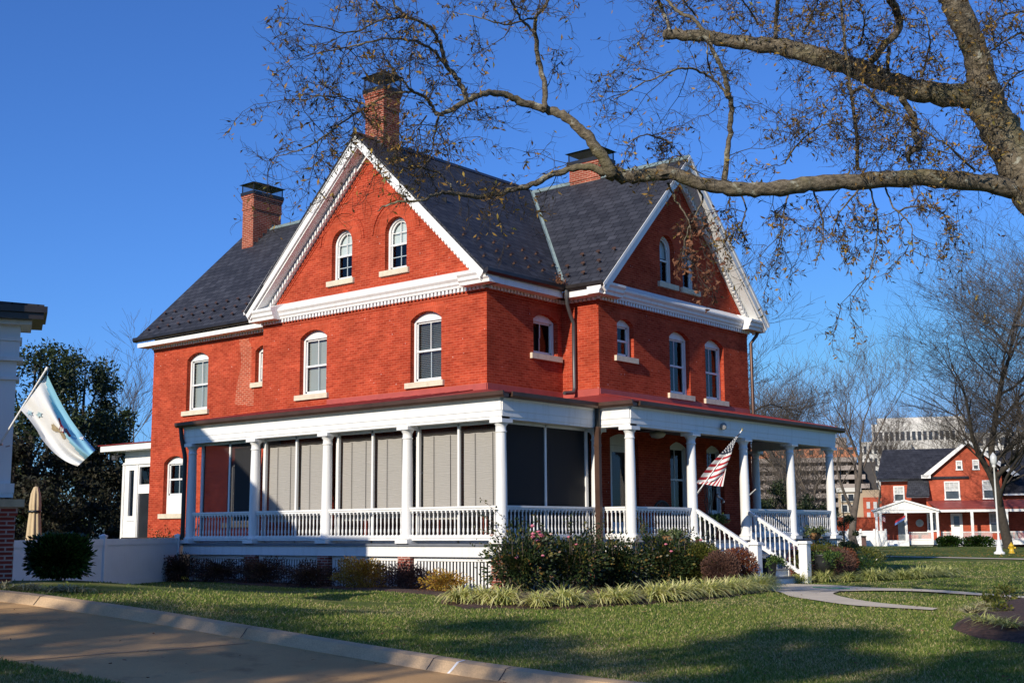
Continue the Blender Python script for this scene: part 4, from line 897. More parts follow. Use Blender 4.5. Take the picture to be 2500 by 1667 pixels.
for a, b_ in zip(FP[:-1], FP[1:]):
    L_ = (b_-a).length; za, zb = g1(a.x, a.y)+.03, g1(b_.x, b_.y)+.03; mb = MB(); fr = lambda u, n, z: tuple(a+dv*u+pv*n+Vector((0, 0, z)))
    def rb(u0_, u1_, n, q0, q1):
        V = [fr(u, s*n, (za+(zb-za)*u/L_ if k == 0 and q0 is None else q0 if k == 0 else q1 if q1 > -.5 or True else 0)) for k in (0, 1) for s in (-1, 1) for u in (u0_, u1_)]
        mb.add(V, [(0, 2, 3, 1), (4, 5, 7, 6), (0, 1, 5, 4), (2, 6, 7, 3), (0, 4, 6, 2), (1, 3, 7, 5)])
    mb.box(.06, L_-.06, -.04, .04, .0, .15, 0, fr)
    n_ = int(L_/.16)
    for k in range(n_): u = .06+(L_-.12)*k/n_; w_ = (L_-.12)/n_; z = za+(zb-za)*u/L_; mb.box(u+.002, u+w_-.002, -.02, .02, z+.10, .01, 0, fr)
    V = [fr(u, s*.04, (za+(zb-za)*u/L_)+k*.16) for k in (0, 1) for s in (-1, 1) for u in (.06, L_-.06)]
    mb.add(V, [(0, 2, 3, 1), (4, 5, 7, 6), (0, 1, 5, 4), (2, 6, 7, 3), (0, 4, 6, 2), (1, 3, 7, 5)])
    obj('fence_panel', mb, VIN, vf)
# closed parasol in the back yard
pr_ = thing('parasol', 'closed beige garden parasol tied with dark bands behind the clipped hedge', 'parasol', (-17.71, -1.03, -1.2))
mb = MB(); n = 40; prof_ = [(.02, 1.72), (.07, 1.69), (.13, 1.5), (.16, 1.15), (.145, .95), (.17, .6), (.20, .1), (.21, -.15), (.15, -.22)]
V = []
for r, z in prof_:
    for j in range(n): a = 2*math.pi*j/n; k = r*(1+.16*math.sin(a*8+z*.8)*min(1, r*8)); V.append((-17.71+k*math.cos(a), -1.03+k*math.sin(a), z))
mb.add(V, [(i*n+j, i*n+(j+1) % n, (i+1)*n+(j+1) % n, (i+1)*n+j) for i in range(len(prof_)-1) for j in range(n)], 0, True)
obj('parasol_canopy', mb, mat('beige_canvas', (.56, .43, .26), .9, .05, 6), pr_)
mb = MB(); mb.lathe(-17.71, -1.03, [(.15, 1.0), (.19, .99), (.19, .93), (.15, .92)], 20); obj('tie_band', mb, BLACK, pr_)
mb = MB(); mb.tube([(-17.71, -1.03, -1.3), (-17.71, -1.03, 1.8)], .025, 8); obj('parasol_pole', mb, BARKD, pr_)
# ------------------------------------------------------------------ porch furniture and small things
wc = thing('wicker_chair', 'dark wicker armchair with rounded back on the porch behind the stair', 'chair', (-.55, 8.0, 0)); WICK = mat('dark_wicker', (.07, .06, .055), .7, .2, 30, bmp=.5)
mb = MB(); mb.box(-.85, -.25, 7.7, 8.3, .36, .44); obj('seat', mb, WICK, wc)
mb = MB()
for k in range(11): a = -.95+1.9*k/10; mb.tube([(-.85-.05, 8.0+.3*math.sin(a), .44), (-.98, 8.0+.42*math.sin(a), .44+.62*math.cos(a*.75))], .016, 5)
mb.tube([(-.98, 8.0+.42*math.sin(-.95+1.9*k/16), .44+.62*math.cos((-.95+1.9*k/16)*.75)) for k in range(17)], .035, 8); obj('backrest', mb, WICK, wc)
for s in (-1, 1): mb = MB(); mb.tube([(-.9, 8+s*.36, .66), (-.5, 8+s*.4, .68), (-.25, 8+s*.34, .6), (-.25, 8+s*.32, .4)], .035, 7); obj('armrest', mb, WICK, wc)
for x in (-.8, -.3):
    for y in (7.75, 8.25): mb = MB(); mb.tube([(x, y, 0), (x, y, .38)], .025, 6); obj('leg', mb, WICK, wc)
mb = MB(); mb.box(-.83, -.3, 7.74, 8.26, .44, .54); obj('cushion', mb, mat('cushion_cloth', (.3, .2, .13), .9), wc)
mc = thing('metal_chair', 'small black wrought metal chair behind the porch screen near the corner column', 'chair', (-1.9, 1.0, 0))
mb = MB(); mb.lathe(-1.9, 1.0, [(.21, .44), (.22, .46), (.0, .47)], 14); obj('seat', mb, BLACK, mc)
mb = MB(); mb.tube([(-2.08, 1.15, .46), (-2.1, 1.15, .85), (-2.02, 1.17, .96), (-1.88, 1.18, 1.0), (-1.74, 1.17, .96), (-1.68, 1.15, .85), (-1.72, 1.15, .46)], .013, 6)
for a in range(5): mb.tube([(-1.89+.14*math.cos(a*1.26), 1.165, .82+.1*math.sin(a*1.26)), (-1.89, 1.165, .82)], .01, 5)
obj('backrest', mb, BLACK, mc)
for x in (-2.05, -1.75):
    for y in (.87, 1.13): mb = MB(); mb.tube([(x, y, 0), (x*.9-.19, y*.9+.1, .45)], .012, 5); obj('leg', mb, BLACK, mc)
GREENS = leafmat('conifer_sprig', [(0, (.025, .065, .015)), (.5, (.06, .12, .025)), (1, (.14, .19, .04))], .5)
TRAIL = leafmat('mixed_planter_leaf', [(0, (.04, .075, .025)), (.6, (.11, .15, .05)), (1, (.26, .28, .14))], .5)
def sprigs(name, c, n, ln, r, zup, material, parent, seed, droop=.25, lw=.065, per=30):
    rng = np.random.default_rng(seed); P = []
    for k in range(n):
        a = rng.uniform(0, 6.28); el = rng.uniform(.1, zup); d = np.array([math.cos(a)*math.cos(el), math.sin(a)*math.cos(el), math.sin(el)]); s0 = np.array(c)+np.array([math.cos(a)*r, math.sin(a)*r, 0])*rng.uniform(.2, 1); l = ln*rng.uniform(.6, 1.2)
        for t in np.linspace(.1, 1, per): P.append(s0+d*l*t-np.array([0, 0, droop*(t*l/ln)**2])+rng.normal(0, .018, 3))
    return leaves(name, np.array(P), lw, material, parent, seed, .42)
def planter(name, loc, label, cat, prof, material, seed, ln=.42, n=34, zup=1.2, droop=.2, pot='pot', foot=None, grp=None):
    t = thing(name, label, cat, loc, grp); mb = MB(); mb.lathe(loc[0], loc[1], [(r, z+loc[2]) for r, z in prof], 22); obj(pot, mb, material, t)
    top = max(z for r, z in prof); rr = [r for r, z in prof if z == top][0]
    sprigs('foliage', (loc[0], loc[1], loc[2]+top-.05), n, ln, rr*.8, zup, GREENS, t, seed, droop); return t
p_ = gp(2008, 1432)
URN = [(.17, 0), (.17, .06), (.09, .10), (.06, .18), (.10, .24), (.20, .34), (.245, .50), (.25, .60), (.29, .66), (.29, .69), (.24, .69)]
planter('stair_urn', (2.95, 9.62, g1(2.95, 9.62)+.03), 'black footed urn overflowing with evergreens right of the right newel post', 'urn', URN, POT, 11, .5, 60, 1.0, .38)
BUCK = [(.15, 0), (.21, .40), (.235, .46), (.235, .50), (.19, .50)]
planter('stair_planter', (2.72, 7.05, -.98), 'black tapered pot of evergreen cuttings on the lowest stair step', 'planter', BUCK, POT, 12, .46, 50, 1.1, .25)
tp = planter('tall_planter', (.3, 8.35, 0), 'tall dark porch pot with drooping conifer sprigs and bare birch branches', 'planter', [(.16, 0), (.24, .5), (.25, .62), (.2, .62)], POT, 13, .5, 60, .9, .35)
mb = MB(); rr = random.Random(4)
for k in range(6):
    a = rr.uniform(0, 6.28); x, y, z = .3, 8.35, .55; pts = [(x, y, z)]
    for i in range(5): x += rr.uniform(-.07, .07); y += rr.uniform(-.07, .07); z += rr.uniform(.15, .3); pts.append((x, y, z))
    mb.tube(pts, [.016-.002*i for i in range(6)], 5)
obj('birch_branches', mb, BARKG, tp)
mb = MB(); mb.tube([(.5+.08*math.cos(k*.35), 8.62+.11*math.sin(k*.35), 1.0+.02*k) for k in range(14)], .03, 6); mb.tube([(.5, 8.62, .6), (.5, 8.62, 1.0)], .012, 5); obj('wreath_ornament', mb, SILVER, tp)
def rail_basket(loc, label, seed, orange=False, n=34):
    t = thing('rail_basket', label, 'planter', loc, 'coir baskets hung along the porch edge'); mb = MB()
    prof_ = [(.03, -.21), (.10, -.20), (.17, -.13), (.20, .0), (.185, .01)]; mb.lathe(0, 0, prof_, 20); mb.v = [(loc[0]+x*.8, loc[1]+y*1.15, loc[2]+z) for x, y, z in mb.v]; obj('coir_liner', mb, COIR, t)
    mb = MB(); mb.tube([(loc[0]+.165*math.cos(k*.4), loc[1]+.235*math.sin(k*.4), loc[2]+.01) for k in range(17)], .01, 5); obj('wire_rim', mb, BLACK, t)
    sprigs('foliage', loc, n, .34, .14, 1.1, TRAIL, t, seed, .12, .085, 18)
    if orange: sprigs('orange_trailer', (loc[0]+.1, loc[1]+.28, loc[2]-.05), 10, .3, .06, .3, leafmat('orange_leaf', [(0, (.4, .08, .03)), (1, (.5, .16, .06))]), t, seed+5, .5, .05)
    return t
rail_basket(tuple(at(1318, 1318, 'x', .28)), 'coir basket on the porch rail behind the pink roses', 21)
rail_basket(tuple(at(1635, 1308, 'x', 1.25)), 'coir basket with orange trailing stems left of the porch stair', 22, True)
rail_basket(tuple(at(1990, 1300, 'x', 1.3)), 'coir basket at the far right end of the porch', 23)
sp_ = thing('spotlight', 'silver twin spotlight on a stake at the stair foot beside the left handrail', 'spotlight', (1.9, 6.1, -1.1)); q = at(1697, 1325, 'y', 6.1)
mb = MB(); mb.tube([q-Vector((0, 0, .08)), q+Vector((0, 0, -1.2))], .012, 6); obj('stake', mb, BLACK, sp_)
mb = MB(); mb.tube([q+Vector((-.12, 0, -.02)), q+Vector((-.02, 0, .03))], [.03, .06], 10); obj('lamp_head', mb, SILVER, sp_); mb = MB(); mb.tube([q+Vector((.03, 0, -.03)), q+Vector((.09, 0, .13))], [.045, .055], 10); obj('lamp_head', mb, BRONZE, sp_)
mb = MB(); mb.box(q.x, q.x+.26, q.y-.05, q.y+.05, q.z-.14, q.z-.09); obj('junction_box', mb, BLACK, sp_)
gh = gp(2015, 1437); mb = MB(); mb.tube([gp(1985+k*6, 1437+.35*k*(1 if k < 9 else .8))+Vector((0, 0, .045)) for k in range(16)], .012, 6); tag(obj('garden_hose', mb, mat('hose_green', (.08, .3, .2), .5)), 'thin green hose lying along the edge of the front path', 'hose')
# ------------------------------------------------------------------ plants
def blob(n, c, r, rng, shell=.55, power=1.0, boxy=0, lump=.22, flat=None):
    d = rng.normal(size=(n, 3)); d /= np.linalg.norm(d, axis=1)[:, None]
    if boxy: m = np.abs(d).max(1); d = d*(1-boxy)+d/m[:, None]*boxy*.85
    ph = rng.uniform(0, 6.28, 6); k = 1+lump*(np.sin(d[:, 0]*5+ph[0])*np.sin(d[:, 1]*5+ph[1])+np.sin(d[:, 2]*6+ph[2])*np.sin(d[:, 0]*3+ph[3]))*.7
    rad = shell+(1-shell)*rng.uniform(0, 1, n)**.5
    if shell < .6: m = rng.uniform(0, 1, n) < .25; rad = np.where(m, rng.uniform(0, .6, n), rad)
    P = np.array(c)+d*np.array(r)*(k*rad)[:, None]
    if flat is not None: P[:, 2] = np.maximum(P[:, 2], flat+rng.uniform(0, .06, n))
    return P
def stems(mb, c, h, r, n, rng, rad=.012, seg=5, up=1.):
    for k in range(n):
        a = rng.uniform(0, 6.28); tgt = np.array([math.cos(a)*r*rng.uniform(.2, .9), math.sin(a)*r*rng.uniform(.2, .9), h*rng.uniform(.6, 1)]); p = np.array(c, float)+np.array([rng.normal(0, .05), rng.normal(0, .05), -.05]); pts = [p]
        for i in range(1, seg+1): t = i/seg; pts.append(p+tgt*t+rng.normal(0, .04, 3)*(1 if i < seg else .5)-np.array([0, 0, 0]))
        mb.tube(pts, [rad*(1-.75*i/seg) for i in range(seg+1)], 5)
ROSE = leafmat('rose_leaf', [(0, (.014, .03, .012)), (.6, (.03, .055, .018)), (.85, (.06, .08, .025)), (.95, (.22, .18, .04)), (1, (.22, .09, .04))], .45)
BOX = leafmat('boxwood_leaf', [(0, (.04, .06, .012)), (.6, (.10, .115, .02)), (1, (.18, .16, .03))], .5)
BARB = leafmat('barberry_leaf', [(0, (.09, .028, .018)), (.6, (.19, .06, .03)), (1, (.28, .10, .045))], .6)
BARBG = leafmat('dull_barberry_leaf', [(0, (.085, .045, .035)), (.6, (.15, .08, .06)), (1, (.22, .11, .075))], .7)
DRK = leafmat('dark_shrub_leaf', [(0, (.045, .022, .018)), (.6, (.09, .045, .032)), (.9, (.15, .08, .04)), (1, (.22, .15, .05))], .7)
YEL = leafmat('yellow_autumn_leaf', [(0, (.16, .07, .02)), (.35, (.34, .19, .03)), (.75, (.50, .36, .05)), (1, (.30, .11, .03))], .6)
LAUR = leafmat('laurel_leaf', [(0, (.012, .035, .008)), (.6, (.03, .075, .015)), (1, (.09, .14, .025))], .22, .6, .15)
PINK = mat('pink_petal', (.75, .22, .30), .7, .1, 20)
PALE = mat('pale_petal', (.75, .5, .42), .7, .1, 20)
def bush(name, label, cat, c, r, n, L, material, seed, group=None, shell=.5, lump=.25, stem=8, wid=.5, boxy=0, up=.2, extra=None):
    rng = np.random.default_rng(seed); c = np.array(c, float); t = thing(name, label, cat, tuple(c), group)
    P = blob(n, c+np.array([0, 0, r[2]]), r, rng, shell, 1, boxy, lump, c[2]+.04); leaves('foliage', P, L, material, t, seed, wid, up)
    mb = MB(); stems(mb, c, r[2]*1.7, max(r[0], r[1]), stem, rng); obj('stems', mb, STEMM, t)
    return t, P
def at_ground(px, py): p = gp(px, py); return (p.x, p.y, p.z)
# rose bushes before the porch corner
for k, (x, y, r, lb) in enumerate((((.62), -.15, (.62, .66, .70), 'leggy rose bush with a branch over the lattice at the porch corner'), (1.0, 1.2, (.75, .8, .70), 'rose bush with pink blooms below the coir basket'), (1.1, 2.75, (.75, .75, .66), 'rose bush in front of the brown porch downspout'), (1.75, 3.95, (.62, .66, .68), 'tall rose bush before the wing corner column'), (1.95, 4.95, (.5, .45, .5), 'low rose bush beside the clipped box shrub'))):
    z = g1(x, y); t, P = bush('rose_bush', lb, 'rose bush', (x, y, z), (r[0]*1.1, r[1]*1.1, r[2]*.93), 4300, .08, ROSE, 40+k, 'rose bushes before the porch', .1, .45, 9, .6)
    rng = np.random.default_rng(60+k); top = []; sht = MB()
    for i in range(9):                                  # long shoots above the mass
        a = rng.uniform(0, 6.28); b0 = np.array([x+math.cos(a)*r[0]*.7, y+math.sin(a)*r[1]*.7, z+r[2]*1.6]); e = b0+np.array([math.cos(a)*.25, math.sin(a)*.25, rng.uniform(.25, .62)])
        if k == 0 and i < 4: b0 = np.array([x-.2, y-.2, z+1.0+.2*i]); e = b0+np.array([-.75+.1*i, -.35, .1+.12*i])
        sht.tube([b0-np.array([0, 0, .3]), b0, e], [.008, .007, .003], 4)
        for s in np.linspace(0, 1, 22): top.append(b0+(e-b0)*s+rng.normal(0, .035, 3))
    leaves('shoot_leaves', np.array(top), .065, ROSE, t, 80+k, .6); obj('shoot_stems', sht, STEMM, t)
    for i in range((3, 6, 4, 3, 1)[k]):
        mb = MB()
        p = P[rng.integers(len(P))]; p = p if p[2] > z+.6 else p+np.array([.1, -.1, .6]); c = np.array(p)+np.array([.12, -.15, .05])
        for q in range(7):
            a = q*.9; mb.add([c, c+np.array([.045*math.cos(a), .045*math.sin(a), .03]), c+np.array([.02*math.cos(a+.5), .02*math.sin(a+.5), .06]), c+np.array([.045*math.cos(a+1), .045*math.sin(a+1), .03])], [(0, 1, 2, 3)], 0 if i % 2 == 0 else 1)
        obj('rose_bloom', mb, [PINK, PALE], t)
# silk roses at the rail
t = tag(obj('pink_rose_spray', (lambda m: ([m.add([Vector(c), Vector(c)+Vector((.06*math.cos(a), .06*math.sin(a), .04)), Vector(c)+Vector((.0, .0, .085)), Vector(c)+Vector((.06*math.cos(a+1.2), .06*math.sin(a+1.2), .04))], [(0, 1, 2, 3)]) for c in [tuple(at(1150+x/6.27, 1210+y/6.27, 'x', .95)) for x, y in ((945, 610), (945, 655), (1062, 615), (1030, 575), (1012, 710), (938, 490), (1080, 640))] for a in (0, 1.1, 2.2, 3.3, 4.4, 5.5)], m)[1])(MB()), PINK), 'bright pink rose blooms standing clear of the bush left of the coir basket', 'roses')
def shrubs(lst):
    for i, (nm, lb, px, py, r, n, L, material, grp, sh, lump, wid) in enumerate(lst):
        c = at_ground(px, py) if py else px; bush(nm, lb, 'shrub', c, r, n, L, material, 200+i, grp, sh, lump, 6, wid)
shrubs([
 ('clipped_box_shrub', 'rounded olive green box shrub behind the red barberries', (2.25, 4.55, g1(2.2, 4.5)), 0, (.62, .62, .52), 8500, .05, BOX, None, .4, .08, .6),
 ('clipped_box_shrub', 'olive green box shrub against the stair side', (1.75, 5.55, g1(1.7, 5.5)), 0, (.5, .55, .52), 7000, .05, BOX, None, .4, .08, .6),
 ('barberry_shrub', 'round dull purple brown barberry left of the rust red one', (2.95, 4.35, g1(2.9, 4.3)), 0, (.46, .48, .44), 8000, .042, BARBG, 'barberries left of the stair', .4, .07, .6),
 ('barberry_shrub', 'round rust red barberry beside the left handrail foot', (2.85, 5.25, g1(2.8, 5.2)), 0, (.5, .52, .47), 9000, .042, BARB, 'barberries left of the stair', .4, .06, .6),
 ('evergreen_shrub', 'green shrub with rusty tips right of the footed urn', (2.2, 10.6, g1(2.2, 10.6)), 0, (.55, .6, .5), 3600, .045, BOX, None, .6, .15, .6),
 ('barberry_shrub', 'wide purple brown barberry right of the stair', (2.0, 12.1, g1(2, 12.1)), 0, (.6, .75, .42), 7500, .045, BARBG, 'barberries right of the stair', .4, .1, .6),
 ('barberry_shrub', 'dusky red barberry at the far end of the side bed', (1.5, 13.7, g1(1.5, 13.7)), 0, (.55, .6, .42), 6000, .045, BARB, 'barberries right of the stair', .4, .1, .6),
 ('barberry_shrub', 'rust topped barberry peeking over behind the urn foliage', (1.75, 10.9, g1(1.75, 10.9)), 0, (.45, .5, .52), 2600, .04, BARB, 'barberries right of the stair', .72, .1, .6),
 ('yew_shrub', 'low spreading dark yew at the right end of the side bed', (1.3, 15.6, g1(1.3, 15.6)), 0, (.8, .9, .28), 2600, .06, LAUR, None, .3, .4, .3),
 ('green_hedge_shrub', 'low rounded green hedge shrub under the far end of the porch', (1.35, 12.9, g1(1.35, 12.9)), 0, (.5, 1.3, .5), 4200, .05, BOX, None, .6, .12, .6),
 ('green_hedge_shrub', 'green hedge shrub beyond the porch end', (.6, 16.6, g1(.6, 16.6)), 0, (.9, 1.3, .42), 4200, .055, BOX, None, .6, .12, .6),
 ('bare_twig_shrub', 'dark rounded twiggy shrub at the fence end of the porch skirt', (-10.8, -.75, g1(-10.8, -.75)), 0, (.72, .5, .36), 5500, .055, DRK, 'twiggy shrubs along the porch skirt', .25, .5, .5),
 ('bare_twig_shrub', 'dark twiggy shrub beneath the leftmost porch bay', (-9.1, -.7, g1(-9.1, -.7)), 0, (.95, .45, .27), 5000, .055, DRK, 'twiggy shrubs along the porch skirt', .15, .6, .5),
 ('bare_twig_shrub', 'dark twiggy shrub beneath the second porch bay from the left', (-7.3, -.7, g1(-7.3, -.7)), 0, (.98, .45, .30), 5500, .055, DRK, 'twiggy shrubs along the porch skirt', .15, .6, .5),
 ('bare_twig_shrub', 'dark shrub with a few yellow leaves left of the golden shrub', (-5.4, -.75, g1(-5.4, -.75)), 0, (.85, .45, .28), 4500, .055, DRK, 'twiggy shrubs along the porch skirt', .15, .6, .5),
 ('golden_shrub', 'yellow and orange leaved shrub glowing in sun before the brick pier', (-3.5, -.85, g1(-3.5, -.85)), 0, (.85, .5, .34), 5200, .055, YEL, None, .3, .3, .5),
 ('bare_twig_shrub', 'brown twiggy shrub in sun right of the golden shrub', (-2.1, -.8, g1(-2.1, -.8)), 0, (.65, .45, .29), 4200, .05, BARBG, 'twiggy shrubs along the porch skirt', .15, .6, .5),
 ('sparse_shrub', 'sparse yellowing shrub below the rightmost front lattice', (-.9, -.85, g1(-.9, -.85)), 0, (.6, .4, .22), 2600, .055, YEL, None, .2, .4, .5),
])
t, P = bush('laurel_hedge', 'clipped glossy dark green hedge shrub between brick pier and white fence', 'hedge', dep(142, 1412, 20.6), (.50, .46, .37), 7000, .09, LAUR, 300, None, .3, .05, 10, .42, .75, .3)
# mulch side sprigs at right foreground and dead grass at the hedge foot
def clump_mesh(seed, n=85, ln=.36, bw=1.):
    rng = np.random.default_rng(seed); V = []; Fq = []
    for k in range(n):
        a = rng.uniform(0, 6.28); l = ln*rng.uniform(.6, 1.15); lean = rng.uniform(.45, 1.15); b = np.array([rng.normal(0, .05), rng.normal(0, .05), 0]); d = np.array([math.cos(a), math.sin(a), 0]); s = np.array([-d[1], d[0], 0])*rng.uniform(.007, .012)*bw; o = len(V)
        for i in range(5):
            t = i/4; p = b+d*l*lean*t+np.array([0, 0, l*(1.3*t-1.2*t*t*lean)]); wq = (1-.85*t); V += [p-s*wq, p+s*wq]
        for i in range(4): Fq.append((o+2*i, o+2*i+1, o+2*i+3, o+2*i+2))
    return np.array(V), np.array(Fq)
LIR = leafmat('striped_grass_blade', [(0, (.42, .48, .12)), (.4, (.72, .70, .24)), (.85, (.85, .80, .40)), (1, (.5, .36, .14))], .6, .2, .3)
LIRG = leafmat('green_grass_blade', [(0, (.24, .31, .08)), (.5, (.5, .52, .17)), (1, (.7, .66, .3))], .6, .2, .3)
STRAW = leafmat('straw_blade', [(0, (.40, .35, .18)), (.6, (.55, .5, .3)), (1, (.2, .2, .07))], .8, .1, .2)
ORDS = ['first', 'second', 'third', 'fourth', 'fifth', 'sixth', 'seventh', 'eighth', 'ninth', 'tenth', 'eleventh', 'twelfth', 'thirteenth', 'fourteenth', 'fifteenth', 'sixteenth', 'seventeenth', 'eighteenth', 'nineteenth', 'twentieth', 'twenty-first', 'twenty-second', 'twenty-third', 'twenty-fourth', 'twenty-fifth', 'twenty-sixth']
def row(name, pts, material, group, where, seed, ln, nvar=4):
    protos = []; rng = random.Random(seed)
    for i, (x, y) in enumerate(pts):
        z = g1(x, y)+.03; lab = 'striped grass clump, %s from left in the row %s' % (ORDS[i], where)
        if len(protos) < nvar:
            V, Fq = clump_mesh(seed+i, 250, ln*1.15, 1.7); o = finish(name, V, Fq, material, None, (0, 0, 0)); protos.append(o)
        else: o = protos[i % nvar].copy(); COL.objects.link(o)
        o.location = (x, y, z); o.rotation_euler = (0, 0, rng.uniform(0, 6.28)); s = rng.uniform(.88, 1.15); o.scale = (s*1.1, s*1.1, s*rng.uniform(.75, 1.0)); tag(o, lab, 'grass clump', group)
L0 = np.array(smooth([tuple(gp(*p)) for p in ((1128,1474),(1220,1479),(1350,1481),(1500,1474),(1650,1465),(1780,1452),(1878,1437))], 6)); d_ = np.r_[0, np.cumsum(np.linalg.norm(np.diff(L0, axis=0), axis=1))]
tt = np.linspace(0, d_[-1], 26); rgj = random.Random(9)
row('liriope_clump', [(float(np.interp(t, d_, L0[:, 0]))+rgj.uniform(-.16, .16), float(np.interp(t, d_, L0[:, 1]))+rgj.uniform(-.16, .16)) for t in tt], LIR, 'striped grass clumps edging the front bed', 'edging the front bed', 400, .40)
L1 = np.array(smooth([tuple(gp(*p)) for p in ((1965,1423),(2050,1421),(2150,1416),(2250,1411),(2312,1404))], 6)); d_ = np.r_[0, np.cumsum(np.linalg.norm(np.diff(L1, axis=0), axis=1))]; tt = np.linspace(0, d_[-1], 20)
row('liriope_clump', [(float(np.interp(t, d_, L1[:, 0]))+rgj.uniform(-.15, .15), float(np.interp(t, d_, L1[:, 1]))) for t in tt], LIRG, 'striped grass clumps edging the side bed', 'edging the side bed', 430, .42)
BED = [('pale striped grass clump on the corner mulch bed, nearest the lawn tip', 2375, 1511), ('pale striped grass clump on the corner mulch bed, upper right of the nearest clump', 2400, 1497), ('flattened striped grass clump in the middle of the corner mulch bed', 2400, 1532), ('flattened striped grass clump low on the corner mulch bed', 2440, 1540), ('flattened striped grass clump at the lower right of the corner mulch bed', 2470, 1548)]
protoV, protoF = clump_mesh(450, 70, .38)
for i, (lb, px, py) in enumerate(BED):
    p = gp(px, py); V = protoV*np.array([1.3, 1.1, .5]); V = V@np.array([[math.cos(i), math.sin(i), 0], [-math.sin(i), math.cos(i), 0], [0, 0, 1]]); o = finish('bed_grass_clump', V, protoF, STRAW if i < 2 else LIRG, None, (0, 0, 0)); o.location = (p.x, p.y, p.z+.1); tag(o, lb, 'grass clump', 'grass clumps on the corner bed')
for i, (lb, px, py, r) in enumerate((('low yellow green creeping shrub at the edge of the corner bed', 2455, 1466, .26), ('small yellow green seedling beside the corner bed edge', 2420, 1472, .16), ('yellow green seedling inside the corner mulch bed', 2440, 1506, .2))):
    bush('seedling_shrub', lb, 'shrub', at_ground(px, py), (r, r, r*.6), 260, .06, YEL if False else BOX, 330+i, 'seedlings round the corner bed', .2, .3, 4, .6)
V = []; rng = np.random.default_rng(5); Vs = []; Fs = []; n0 = 0
for i in range(30):
    px = rng.uniform(-40, 215); p = gp(px, rng.uniform(1420, 1440)+.055*px); v, f = clump_mesh(500+i, 40, .28); v = v*np.array([1.2, 1.2, .55])+np.array([p.x, p.y, p.z+.02]); Vs.append(v); Fs.append(f+n0); n0 += len(v)
o = finish('straw_edging_grass', np.concatenate(Vs), np.concatenate(Fs), STRAW, None); o['kind'] = 'stuff'; tag(o, 'matted straw pale grass along the kerb at the hedge foot', 'grass')
# back yard plants by the vestibule
bush('planter_shrub', 'loose climbing shrub behind the white fence before the vestibule door', 'shrub', (-14.9, 1.6, -.4), (.55, .4, .42), 700, .06, ROSE, 340, None, .1, .5, 6, .6)
bush('planter_shrub', 'arching red leaved shrub behind the fence below the ground floor window', 'shrub', (-13.9, 1.8, -.3), (.5, .35, .42), 420, .07, BARB, 341, None, .1, .6, 8, .5)
bush('planter_shrub', 'small green shrub against the vestibule wall behind the fence', 'shrub', (-17.4, 2.2, -.6), (.45, .4, .35), 500, .06, LAUR, 342, None, .2, .5, 5, .6)
mb = MB(); mb.box(-16.5, -12.6, 1.2, 2.0, -.9, .16); tag(obj('garden_planter_box', mb, mat('dark_timber', (.03, .022, .02), .8)), 'long dark planter box behind the white fence', 'planter')
# ------------------------------------------------------------------ trees
OAKL = leafmat('oak_leaf', [(0, (.09, .06, .035)), (.3, (.18, .11, .045)), (.65, (.34, .20, .05)), (.9, (.46, .30, .06)), (1, (.16, .17, .045))], .6, .2, .35)
OAKD = leafmat('dry_brown_leaf', [(0, (.14, .06, .035)), (1, (.30, .14, .08))], .7, .2, .3)
oak = thing('oak_tree', 'great spreading oak whose lichened limbs cross the top of the view', 'tree', (12.5, -1.6, -1.25))
tipsP = []; tw = MB(); lb_ = MB(); LEAFP = []; LEAFD = []
rng = np.random.default_rng(77); RND = random.Random(77)
def limb(px, d0_, d1_, wpx, mbx=lb_, n=8, twigs=1., leafy=1., ln=1.0, droop=0., tlen=None):
    P = smooth([(x, y, 0) for x, y in px], 6); k = len(P); W_ = np.interp(np.linspace(0, 1, k), np.linspace(0, 1, len(wpx)), wpx); pts = []; rad = []
    jit = rng.normal(0, 1, 8)
    for i, q in enumerate(P):
        t = i/(k-1); d = d0_+(d1_-d0_)*t+.18*math.sin(t*7+jit[0]); pts.append(dep(q[0]+RND.gauss(0, 1.2), q[1]+RND.gauss(0, 1.6), d)); rad.append(W_[i]*d/F/2)
    mbx.tube(pts, [r*(1+.05*math.sin(i*1.7+jit[1])+(RND.uniform(-.07, .09) if wpx[0] > 14 else 0)) for i, r in enumerate(rad)], n)
    L_ = 0
    for i in range(1, k):
        seg = (pts[i]-pts[i-1]).length; L_ += seg
        m = np.random.default_rng(int(abs(jit[2])*1e6)+i).poisson(seg*2.5*twigs)
        for _ in range(m):
            p = pts[i-1].lerp(pts[i], RND.random()); twig(p, (pts[i]-pts[i-1]).normalized(), (tlen or 1.0)*ln*RND.uniform(.5, 1.3), .0068, 0, leafy, droop)
    return pts
def twig(p, ax, l, r, lev, leafy, droop):
    d = Vector((RND.gauss(0, 1), RND.gauss(0, 1), RND.gauss(.1-droop, .9))); d = (d.normalized()+ax*.55).normalized()
    pts = [p]; q = p.copy(); n = 5
    for i in range(n):
        d = (d+Vector((RND.gauss(0, .26), RND.gauss(0, .26), RND.gauss(-.05*droop-.02, .26)))).normalized(); q = q+d*(l/n); pts.append(q.copy())
    tw.tube(pts, [r*(1-.8*i/n)+.0011 for i in range(n+1)], 3, caps=False)
    if lev < 2:
        for i in range(1, n+1):
            for _ in range(2 if RND.random() < .55 else 1): twig(pts[i], d, l*RND.uniform(.3, .55), r*.5, lev+1, leafy, droop)
    if lev >= 1:
        for i in range(1, n+1):
            if RND.random() < .085*leafy: LEAFP.append(pts[i])
